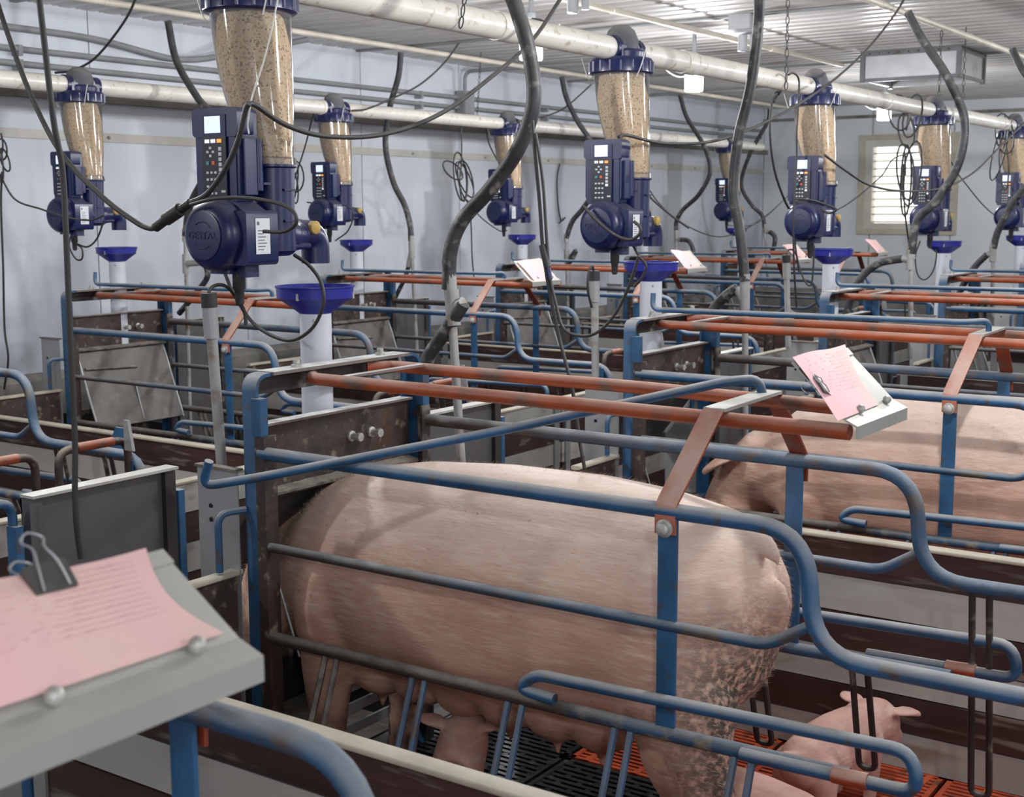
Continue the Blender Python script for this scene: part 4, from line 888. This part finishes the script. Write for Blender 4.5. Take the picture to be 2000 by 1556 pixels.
hose('power_cable', 'black cable hanging straight down at left in front of the leftmost feeder', [(-2.2, 1.612, 1.969), (-2.2, 1.621, 1.857), (-2.2, 1.634, 1.695), (-2.2, 1.649, 1.598), (-2.2, 1.65, 1.49), (-2.2, 1.648, 1.309), (-2.2, 1.647, 1.166), (-2.2, 1.646, 1.052), (-2.2, 1.64, 0.958), (-2.2, 1.64, 0.885), (-2.2, 1.646, 0.819)], .0062, 'cable', group=CG)
hose('sensor_cable', 'cable loop hanging below the nearest feeder to its funnel', [(-2.578, 2.42, 1.353), (-2.543, 2.42, 1.294), (-2.471, 2.42, 1.223), (-2.363, 2.42, 1.191), (-2.283, 2.42, 1.219), (-2.238, 2.42, 1.279), (-2.239, 2.42, 1.336), (-2.277, 2.42, 1.38), (-2.329, 2.42, 1.407)], .0048, 'cable', group=CG)
hose('sensor_cable', 'cable looping over the motor cover of the nearest feeder', [(-2.433, 2.18, 1.531), (-2.348, 2.18, 1.545), (-2.246, 2.18, 1.546), (-2.149, 2.18, 1.534), (-2.099, 2.18, 1.516), (-2.09, 2.18, 1.489), (-2.127, 2.18, 1.47), (-2.192, 2.18, 1.47)], .0045, 'cable', group=CG)
hose('sensor_cable', 'pale string hanging down the nearest hopper', [(-2.216, 2.27, 1.996), (-2.239, 2.27, 1.929), (-2.272, 2.27, 1.85), (-2.308, 2.27, 1.781), (-2.324, 2.27, 1.723), (-2.322, 2.27, 1.697)], .002, 'whitewire', group='pale strings and wires')
hose('power_cable', 'black cable draped from the second feeder up to the top right pipe', [(-2.29, 3.964, 1.76), (-2.29, 4.023, 1.769), (-2.29, 4.303, 1.752), (-2.29, 4.721, 1.78), (-2.29, 5.2, 1.879), (-2.29, 5.81, 2.06), (-2.29, 6.319, 2.265), (-2.29, 6.739, 2.493), (-2.29, 6.923, 2.629)], .0058, 'cable', group=CG)
hose('power_cable', 'black cable draped past the window feeder to the right edge', [(-2.29, 5.841, 1.759), (-2.29, 6.098, 1.698), (-2.29, 6.455, 1.631), (-2.29, 6.965, 1.608), (-2.29, 7.634, 1.631), (-2.29, 8.236, 1.727), (-2.29, 8.786, 1.893), (-2.29, 9.397, 2.084), (-2.29, 9.801, 2.192)], .0060, 'cable', group=CG)
hose('power_cable', 'twin black cables hanging in front of the second crate, left strand', [(-1.933, 2.9, 1.746), (-1.926, 2.9, 1.674), (-1.91, 2.9, 1.529), (-1.901, 2.9, 1.424), (-1.882, 2.9, 1.317), (-1.853, 2.9, 1.198), (-1.808, 2.9, 1.052), (-1.785, 2.9, 0.919), (-1.769, 2.9, 0.845)], .0048, 'cable', group=CG)
hose('power_cable', 'twin black cables hanging in front of the second crate, right strand', [(-1.923, 2.9, 1.713), (-1.901, 2.9, 1.595), (-1.888, 2.9, 1.437), (-1.878, 2.9, 1.344), (-1.861, 2.9, 1.278), (-1.837, 2.9, 1.212), (-1.79, 2.9, 1.194), (-1.736, 2.9, 1.204), (-1.683, 2.9, 1.252), (-1.642, 2.9, 1.325), (-1.614, 2.9, 1.402)], .0042, 'cable', group=CG)
t = thing('cable_connector', 'dark in-line connector on the hanging twin cables', 'connector', (-1.898, 2.9, 1.424)); MB().tube([V(p)-V(t.location) for p in [(-1.901, 2.9, 1.426), (-1.891, 2.9, 1.39), (-1.885, 2.9, 1.368)]], .0105, 12).build('body', M['black'], t); MB().tube([V(p)-V(t.location) for p in [(-1.886, 2.9, 1.371), (-1.878, 2.9, 1.337)]], .0075, 10).build('sleeve', M['navy'], t)
hose('sensor_cable', 'cable loop over the motor cover of the second feeder', [(-2.458, 4.01, 1.53), (-2.403, 4.01, 1.48), (-2.33, 4.01, 1.43), (-2.269, 4.01, 1.413), (-2.232, 4.01, 1.431), (-2.229, 4.01, 1.457), (-2.253, 4.01, 1.476)], .0058, 'cable', group=CG)
hose('sensor_cable', 'cable dropping from the second feeder into its funnel', [(-2.372, 4.2, 1.405), (-2.337, 4.2, 1.35), (-2.307, 4.2, 1.314), (-2.328, 4.2, 1.267), (-2.357, 4.2, 1.238)], .005, 'cable', group=CG)
hose('sensor_cable', 'cable from the third feeder motor looping below it', [(-2.498, 6, 1.439), (-2.478, 6, 1.293), (-2.439, 6, 1.184), (-2.404, 6, 1.155), (-2.394, 6, 1.221), (-2.392, 6, 1.343)], .0045, 'cable', group=CG)
hose('sensor_cable', 'cable loop round the third feeder', [(-2.434, 5.85, 1.563), (-2.339, 5.85, 1.553), (-2.252, 5.85, 1.525), (-2.232, 5.85, 1.511), (-2.263, 5.85, 1.497), (-2.3, 5.85, 1.511)], .0055, 'cable', group=CG)
hose('power_cable', 'black cable over the feed pipe down the third feeder hopper', [(-2.34, 5.518, 2.094), (-2.34, 5.574, 2.105), (-2.34, 5.633, 2.083), (-2.34, 5.639, 2.006), (-2.34, 5.627, 1.849), (-2.34, 5.635, 1.738), (-2.34, 5.617, 1.489), (-2.34, 5.639, 1.26), (-2.34, 5.682, 1.073)], .0045, 'cable', group=CG)
hose('power_cable', 'black cable with a plug left of the third feeder', [(-2.5, 5.789, 2.051), (-2.5, 5.717, 1.996), (-2.5, 5.702, 1.858), (-2.5, 5.759, 1.699), (-2.5, 5.873, 1.571), (-2.5, 5.969, 1.499)], .0055, 'cable', group=CG)
t = thing('cable_connector', 'dark plug on the cable left of the third feeder', 'connector', (-2.5, 5.805, 2.066)); MB().tube([V(p)-V(t.location) for p in [(-2.5, 5.822, 2.072), (-2.5, 5.772, 2.039)]], .012, 12).build('body', M['black'], t); MB().tube([V(p)-V(t.location) for p in [(-2.5, 5.772, 2.039), (-2.5, 5.728, 2.001)]], .0075, 10).build('sleeve', M['black'], t)
hose('sensor_cable', 'cable loop in front of the window feeder funnel', [(-2.518, 8, 1.324), (-2.543, 8, 1.231), (-2.526, 8, 1.123), (-2.481, 8, 1.09), (-2.434, 8, 1.141), (-2.416, 8, 1.233), (-2.428, 8, 1.309)], .0045, 'cable', group=CG)
hose('sensor_cable', 'cable sagging across the window to the right edge', [(-2.6, 6.615, 1.471), (-2.6, 7.016, 1.551), (-2.6, 7.493, 1.697), (-2.6, 7.791, 1.822), (-2.6, 8.636, 1.864), (-2.6, 9.053, 1.726), (-2.6, 9.782, 1.504), (-2.6, 10.681, 1.345)], .004, 'cable', group=CG)
hose('sensor_cable', 'thin cable sagging before the far wall corner', [(-5.3, 9.57, 1.758), (-5.3, 9.883, 1.552), (-5.3, 10.355, 1.377), (-5.3, 10.965, 1.268), (-5.3, 11.508, 1.316), (-5.3, 12.088, 1.466), (-5.3, 12.705, 1.698)], .005, 'cable', group=CG)
hose('sensor_cable', 'thin cable from the far wall-side feeder to the third feeder', [(-4.9, 10.33, 1.379), (-4.9, 10.796, 1.373), (-4.9, 11.176, 1.46), (-4.9, 11.865, 1.743), (-4.9, 12.359, 1.945)], .004, 'cable', group=CG)
hose('power_cable', 'cable from the ceiling to the leftmost feeder cap', [(-5.096, 4.3, 2.549), (-5.184, 4.3, 2.439), (-5.322, 4.3, 2.33), (-5.463, 4.3, 2.248), (-5.624, 4.3, 2.208), (-5.754, 4.3, 2.206)], .006, 'cable', group=CG)
hose('power_cable', 'cable draped from the ceiling to the feeder right of the nearest one', [(-5.4, 7.272, 2.665), (-5.4, 7.072, 2.481), (-5.4, 6.799, 2.313), (-5.4, 6.489, 2.197), (-5.4, 6.269, 2.127), (-5.4, 6.141, 2.111)], .006, 'cable', group=CG)
hose('power_cable', 'cable draped from the second hopper to the wall-side feeder', [(-5.3, 8.757, 2.452), (-5.3, 8.43, 2.28), (-5.3, 8.221, 2.206), (-5.3, 7.953, 2.155), (-5.3, 7.759, 2.123)], .006, 'cable', group=CG)
hose('power_cable', 'cable at the left edge running to the leftmost feeder motor', [(-5.752, 3.9, 1.792), (-5.673, 3.9, 1.681), (-5.57, 3.9, 1.571), (-5.377, 3.9, 1.526), (-5.19, 3.9, 1.488), (-5.026, 3.9, 1.475), (-4.916, 3.9, 1.498)], .0045, 'cable', group=CG)
hose('power_cable', 'cable hanging down the left edge of the picture', [(-5.662, 3.9, 1.705), (-5.686, 3.9, 1.547), (-5.697, 3.9, 1.251), (-5.714, 3.9, 0.95), (-5.699, 3.9, 0.799), (-5.747, 3.9, 0.643)], .0055, 'cable', group=CG)
hose('sensor_cable', 'cable loop below the leftmost feeder', [(-5.49, 4.15, 1.409), (-5.514, 4.15, 1.346), (-5.468, 4.15, 1.284), (-5.42, 4.15, 1.285), (-5.417, 4.15, 1.335), (-5.47, 4.15, 1.362), (-5.377, 4.15, 1.343), (-5.297, 4.15, 1.386), (-5.241, 4.15, 1.472)], .0045, 'cable', group=CG)
hose('sensor_cable', 'cable loop of the feeder right of the nearest one', [(-5.655, 6, 1.565), (-5.487, 6, 1.548), (-5.363, 6, 1.548), (-5.283, 6, 1.502), (-5.327, 6, 1.396), (-5.431, 6, 1.334)], .0045, 'cable', group=CG)
hose('sensor_cable', 'thin cable left of the third wall-side feeder', [(-5.746, 8, 2.127), (-5.715, 8, 1.997), (-5.624, 8, 1.847)], .005, 'cable', group=CG)
hose('sensor_cable', 'thin cable from the coil down the white wall', [(-5.6, 7.526, 1.604), (-5.6, 7.586, 1.551), (-5.6, 7.615, 1.407), (-5.6, 7.624, 1.189), (-5.6, 7.647, 1.024)], .005, 'cable', group=CG)
hose('sensor_cable', 'thin cable from the wall pipe to the third wall-side feeder', [(-5.6, 7.586, 1.569), (-5.6, 7.739, 1.46), (-5.6, 7.962, 1.365), (-5.6, 8.061, 1.364)], .004, 'cable', group=CG)
hose('sensor_cable', 'thin wire hanging from the wall batten at centre', [(-6.235, 9.779, 1.907), (-6.235, 9.738, 1.775), (-6.235, 9.756, 1.556), (-6.235, 9.806, 1.423), (-6.235, 9.873, 1.449), (-6.235, 9.773, 1.397)], .006, 'cable', group=CG)
hose('sensor_cable', 'cable of the second feeder running down to the right', [(-2.503, 4.5, 1.621), (-2.458, 4.5, 1.563), (-2.369, 4.5, 1.495), (-2.292, 4.5, 1.447)], .004, 'cable', group=CG)
def coil(label, top, c, loops, r, plane_ax, group='coiled cables'):
    """bundled spare cable: several loops tied together, hanging from a pipe"""
    p0 = V(top); b = MB(); rnd = random.Random(len(label)); c = V(c); s = V((0, 1, 0)) if plane_ax == 0 else V((1, 0, 0)); u = V((0, 0, 1)); n2 = s.cross(u)
    for i, (dx, dz, a, bb, ang) in enumerate(loops):
        pts = []
        for k_ in range(17):
            q = 2*math.pi*k_/16; x = a*math.cos(q); z = bb*math.sin(q); ca, sa = math.cos(ang), math.sin(ang)
            pts.append(c-p0+s*(dx+x*ca-z*sa)+u*(dz+x*sa+z*ca)+n2*(.006*i*(-1)**i))
        b.tube(pts, r, 6, caps=False)
    b.tube(smoothp([V((0, 0, 0)), (c-p0)*.5+s*.01, c-p0], 5), r, 6)
    tag(b.build('cable_coil', M['cable'], loc=p0), label, 'cable', group)
coil('coil of spare black cable hanging on the white wall, centre', (-5.55, 7.436, 2.127), (-5.55, 7.431, 1.744), [(-.09, .04, .05, .12, 1.2), (0, 0, .07, .17, .2), (.04, -.03, .08, .15, .4), (.07, -.02, .06, .15, .7), (0, -.04, .045, .13, 0)], .0055, 0)
coil('coil of spare black cable hanging left of the window feeder', (-2.46, 7.482, 2.134), (-2.46, 7.486, 1.951), [(0, -.0, .045, .10, .2), (.03, .08, .05, .12, -.2), (-.04, .10, .06, .10, .2), (0, -.23, .05, .16, .15), (.05, -.24, .05, .18, -.1), (0, -.28, .03, .2, 0)], .0055, 1)
coil('coil of cable at the left edge', (-5.653, 3.9, 1.886), (-5.654, 3.9, 1.79), [(0, .02, .04, .05, .2), (.01, -.03, .03, .06, .5), (0, -.06, .02, .08, 0)], .0045, 1)
coil('coil of cable beside the nearest discharge body', (-5.485, 5.891, 2.082), (-5.853, 6.1, 1.708), [(.0, .02, .08, .10, .2), (-.01, -.02, .03, .12, -.2), (.01, -.05, .03, .10, .1)], .005, 1)
coil('coil of cable beside the last feeder', (-2.446, 9.5, 2.146), (-2.442, 9.5, 1.922), [(.0, .1, .06, .14, .2), (-.03, -.02, .04, .2, -.2), (.01, -.1, .03, .18, .1)], .0055, 1)
hose('power_cable', 'twin leads hanging below the coil over the louvred window', [(-2.46, 7.484, 1.823), (-2.46, 7.478, 1.652), (-2.46, 7.526, 1.479), (-2.46, 7.62, 1.303)], .005, 'cable', group=CG)
t = thing('cable_connector', 'black in-line connector below the coil over the louvred window', 'connector', (-2.46, 7.465, 1.76)); MB().tube([V(p)-V(t.location) for p in [(-2.46, 7.464, 1.765), (-2.46, 7.472, 1.703)]], .014, 10).build('body', M['black'], t); MB().tube([V(p)-V(t.location) for p in [(-2.46, 7.472, 1.703), (-2.46, 7.476, 1.666)]], .008, 10).build('sleeve', M['black'], t)
hose('pipe_tie', 'black rubber bands round the feed pipe behind the thick curved hose', [(-2.49, 3.737, 2.139), (-2.49, 3.798, 2.139), (-2.49, 3.83, 2.109), (-2.49, 3.811, 2.074), (-2.49, 3.767, 2.066)], .006, 'black', 'band', seg=8)

# ================================================================== ANIMALS
def organic(name, mb, voxel, mt, smooth=3, parent=None):
    me = mb.mesh(name, mt); o = bpy.data.objects.new(name, me); C.objects.link(o)
    m1 = o.modifiers.new('r', 'REMESH'); m1.mode = 'VOXEL'; m1.voxel_size = voxel; m1.use_smooth_shade = True
    m2 = o.modifiers.new('s', 'SMOOTH'); m2.iterations = smooth; m2.factor = .6
    bpy.context.view_layer.update(); dg = bpy.context.evaluated_depsgraph_get()
    me2 = bpy.data.meshes.new_from_object(o.evaluated_get(dg)); o.modifiers.clear(); o.data = me2; me2.name = name
    me2.materials.clear(); me2.materials.append(mt); me2.polygons.foreach_set('use_smooth', [True]*len(me2.polygons)); return o
def loft(b, secs, seg=28, e=2.3):
    """secs: (x, top, bottom, half width) along x"""
    vs = []
    for x, t, bo, ry in secs:
        zc, rz = (t+bo)/2, (t-bo)/2
        for j in range(seg):
            a = 2*math.pi*j/seg; c, s = math.cos(a), math.sin(a)
            y = ry*math.copysign(abs(c)**(2/e), c); z = rz*math.copysign(abs(s)**(2/e), s)
            vs.append((x, y*(1-.12*(z/rz if z > 0 else 0)), zc+z))
    n = len(secs); fs = [(i*seg+j, i*seg+(j+1) % seg, (i+1)*seg+(j+1) % seg, (i+1)*seg+j) for i in range(n-1) for j in range(seg)]
    b.add(vs, fs+[tuple(range(seg-1, -1, -1)), tuple((n-1)*seg+j for j in range(seg))])
def limb(b, pts, seg=14):
    """pts: (x,y,z,r) -> tapered tube with round ends"""
    P_ = [V(p[:3]) for p in pts]; r = [p[3] for p in pts]; sp = smoothp(P_, 5); n = len(pts)-1; sc_ = []
    for i in range(len(sp)):
        q = i/5; k_ = min(int(q), n-1); f = q-k_; sc_.append(r[k_]*(1-f)+r[min(k_+1, n)]*f)
    b.tube(sp, 1.0, seg, scales=sc_); b.ball(P_[0], r[0]*.98, 12); b.ball(P_[-1], r[-1]*.98, 12)
def ear(b, root, tip, w, th):
    root, tip = V(root), V(tip); ax = tip-root; d = ax.normalized(); s = d.cross(V((0, 0, 1)) if abs(d.z) < .8 else V((1, 0, 0))).normalized(); n_ = s.cross(d)
    pr = []; vs = []; prof = [(0, .45), (.15, .8), (.4, 1), (.65, .85), (.85, .5), (1, .15)]
    for u, q in prof:
        c = root+ax*u+n_*.012*math.sin(u*3)*w/.06
        for j in range(10):
            a = 2*math.pi*j/10; vs.append(c+s*w*q*math.cos(a)+n_*(th*math.sin(a)))
    fs = [(i*10+j, i*10+(j+1) % 10, (i+1)*10+(j+1) % 10, (i+1)*10+j) for i in range(len(prof)-1) for j in range(10)]
    b.add(vs, fs+[tuple(range(9, -1, -1)), tuple(len(vs)-10+j for j in range(10))])
def make_sow():
    b = MB()
    loft(b, [(.70, .74, .60, .04), (.685, .79, .52, .10), (.65, .842, .47, .17), (.58, .880, .42, .222), (.44, .905, .38, .240), (.26, .918, .35, .252), (.0, .915, .335, .256), (-.24, .897, .355, .246),
             (-.40, .868, .385, .232), (-.50, .825, .42, .212), (-.565, .765, .46, .180), (-.63, .70, .46, .145), (-.69, .645, .45, .12)])
    for s in (1, -1):
        b.ball((.52-(.09 if s > 0 else 0), s*.115, .61), 1, 18, (.155, .140, .235)); b.ball((-.405, s*.125, .55), 1, 18, (.115, .130, .20))
        hx = -.15 if s > 0 else 0; limb(b, [(.56+hx, s*.135, .50, .12), (.585+hx, s*.15, .38, .098), (.635+hx, s*.155, .26, .060), (.63+hx, s*.155, .16, .043), (.60+hx, s*.155, .06, .042), (.585+hx, s*.155, .03, .045)])
        limb(b, [(-.40, s*.15, .50, .095), (-.42, s*.155, .38, .070), (-.425, s*.155, .27, .052), (-.43, s*.155, .17, .045), (-.44, s*.155, .07, .043), (-.455, s*.155, .03, .045)])
        for i, x in enumerate((-.30, -.17, -.04, .09, .22, .34)):
            b.ball((x, s*.085, .375), 1, 12, (.085, .08, .062)); b.tube([(x, s*.088, .325), (x+.004, s*.094, .292), (x+.006, s*.096, .275)], 1, 8, scales=[.016, .011, .009])
        ear(b, (-.66, s*.10, .665), (-.80, s*.17, .58), .075, .013)
    # head reaching down into the trough
    limb(b, [(-.60, 0, .60, .155), (-.68, 0, .54, .135), (-.755, 0, .45, .108), (-.81, 0, .36, .078), (-.85, 0, .28, .058), (-.872, 0, .235, .050)], 18)
    b.tube([(-.868, 0, .245), (-.882, 0, .212)], .052, 16)
    for s in (1, -1): b.ball((-.70, s*.085, .45), 1, 12, (.07, .05, .08))
    # tail stub, vulva, spine ridge, flank folds
    limb(b, [(.625, 0, .835, .045), (.67, -.02, .835, .030), (.71, -.03, .815, .018), (.722, -.03, .795, .012)]); b.ball((.712, .0, .690), 1, 12, (.026, .030, .060)); b.ball((.716, .0, .635), 1, 12, (.022, .020, .028))
    for s in (1, -1): b.ball((.60, s*.10, .66), 1, 16, (.10, .09, .15))
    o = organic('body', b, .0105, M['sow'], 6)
    return o
def bristles(o, n, ln, wd, cond, seed=3):
    me = o.data; rnd = random.Random(seed); b = MB(); k_ = 0; P_ = me.polygons; N_ = len(P_)
    while k_ < n:
        p = P_[rnd.randrange(N_)]; c = p.center; nn = p.normal
        if not cond(c, nn): continue
        k_ += 1; t = V((1, 0, -.15)); t = (t-nn*t.dot(nn)).normalized(); d = (t*1.0+nn*rnd.uniform(.25, .9)+V((rnd.uniform(-.2, .2), rnd.uniform(-.3, .3), rnd.uniform(-.2, .2)))).normalized()
        s = d.cross(nn).normalized()*wd; q = c+nn*-.001; L_ = ln*rnd.uniform(.5, 1.2)
        b.v += [tuple(q-s), tuple(q+s), tuple(q+d*L_)]; i = len(b.v); b.f.append((i-3, i-2, i-1))
    me2 = bpy.data.meshes.new('bristles'); me2.from_pydata(b.v, [], b.f); me2.materials.append(M['brush']); h = bpy.data.objects.new('bristles', me2); C.objects.link(h); h['kind'] = 'stuff'; return h
sow_t = thing('sow', 'large pink sow standing in the nearest crate, rump to the right with dung smears', 'pig', (0, 0, 0), 'sows')
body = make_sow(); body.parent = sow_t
h = bristles(body, 9000, .020, .00045, lambda c, n_: (c.z > .55 and (n_.z > .2 or c.x > .5)) or c.x > .62); h.parent = sow_t
h = bristles(body, 14000, .012, .0004, lambda c, n_: c.z > .36 and abs(n_.y) > .3, 5); h.parent = sow_t
hf = MB()
for x, s in ((.425, 1), (.575, -1), (-.465, 1), (-.465, -1)):
    for q in (-.018, .018): hf.ball((x-.01, s*.155+q, .022), 1, 10, (.034, .017, .024))
hf.build('hoof', M['hoof'], sow_t)
eyes = MB()
for s in (1, -1): eyes.ball((-.742, s*.098, .53), .011, 8)
eyes.build('eye', M['black'], sow_t)
index_children()
sow_t.location = (-1.775, 2.522, 0)
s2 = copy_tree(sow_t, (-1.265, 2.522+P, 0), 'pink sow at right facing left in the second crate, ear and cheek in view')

def make_piglet(name_loc, rz, label, head=(0, 0), s_=1.3, mark=False):
    b = MB()
    loft(b, [(-.165, .150, .125, .012), (-.155, .172, .105, .035), (-.13, .190, .088, .052), (-.07, .202, .078, .060), (.0, .203, .075, .060), (.06, .198, .080, .056), (.10, .188, .090, .048), (.13, .178, .10, .038)], 20, 2.1)
    for s in (1, -1):
        limb(b, [(-.115, s*.032, .13, .036), (-.118, s*.040, .09, .025), (-.10, s*.040, .055, .015), (-.112, s*.040, .015, .013)]); limb(b, [(.075, s*.030, .13, .030), (.075, s*.036, .085, .019), (.078, s*.036, .05, .014), (.072, s*.036, .015, .013)])
    hz, hy = head; H0 = V((.10, 0, .150)); H1 = V((.165, hy*.5, .165+hz*.5)); H2 = V((.205, hy, .155+hz)); H3 = V((.235, hy*1.2, .148+hz*1.2))
    limb(b, [(*H0, .048), (*H1, .045), (*H2, .031), (*H3, .020)]); b.tube([H3-V((.006, 0, 0)), H3+V((.010, hy*.1, hz*.1))], .0205, 14)
    for s in (1, -1): ear(b, H1+V((-.012, s*.035, .028)), H1+V((.012, s*.088, .03)), .026, .006)
    limb(b, [(-.160, 0, .165, .010), (-.180, .012, .172, .007), (-.188, .0, .160, .005)])
    t = thing('piglet', label, 'pig', (0, 0, 0), 'piglets'); o = organic('body', b, .0042, M['piglet'], 4); o.parent = t
    e = MB()
    for s in (1, -1): e.ball(H1*.45+H2*.55+V((0, s*.032, .014)), .0045, 8)
    e.build('eye', M['black'], t)
    if mark: MB().ball((-.02, .0, .203), 1, 8, (.012, .010, .003)).ball((-.008, .012, .203), 1, 8, (.010, .006, .003)).build('paint_mark', M['navy'], t)
    MB().ball(H1+V((-.002, .066, .034)), .006, 8).build('ear_tag', M['whiteplastic'], t)
    t.scale = (s_,)*3; t.rotation_euler.z = rz; t.location = name_loc; return t
make_piglet((-1.715, 2.195, 0), math.radians(112), 'piglet nursing at the near sow belly, blue mark on its back', head=(.06, 0), s_=1.36, mark=True)
make_piglet((-1.09, 2.525, 0), math.radians(-8), 'pale piglet under the rump of the near sow at the bottom edge', head=(-.02, 0), s_=1.5)
make_piglet((-1.125, 3.07, 0), math.radians(82), 'piglet standing beyond the far side bars of the nearest crate', head=(-.05, 0), s_=1.3)
M['brush'].name = 'bristle_hair'
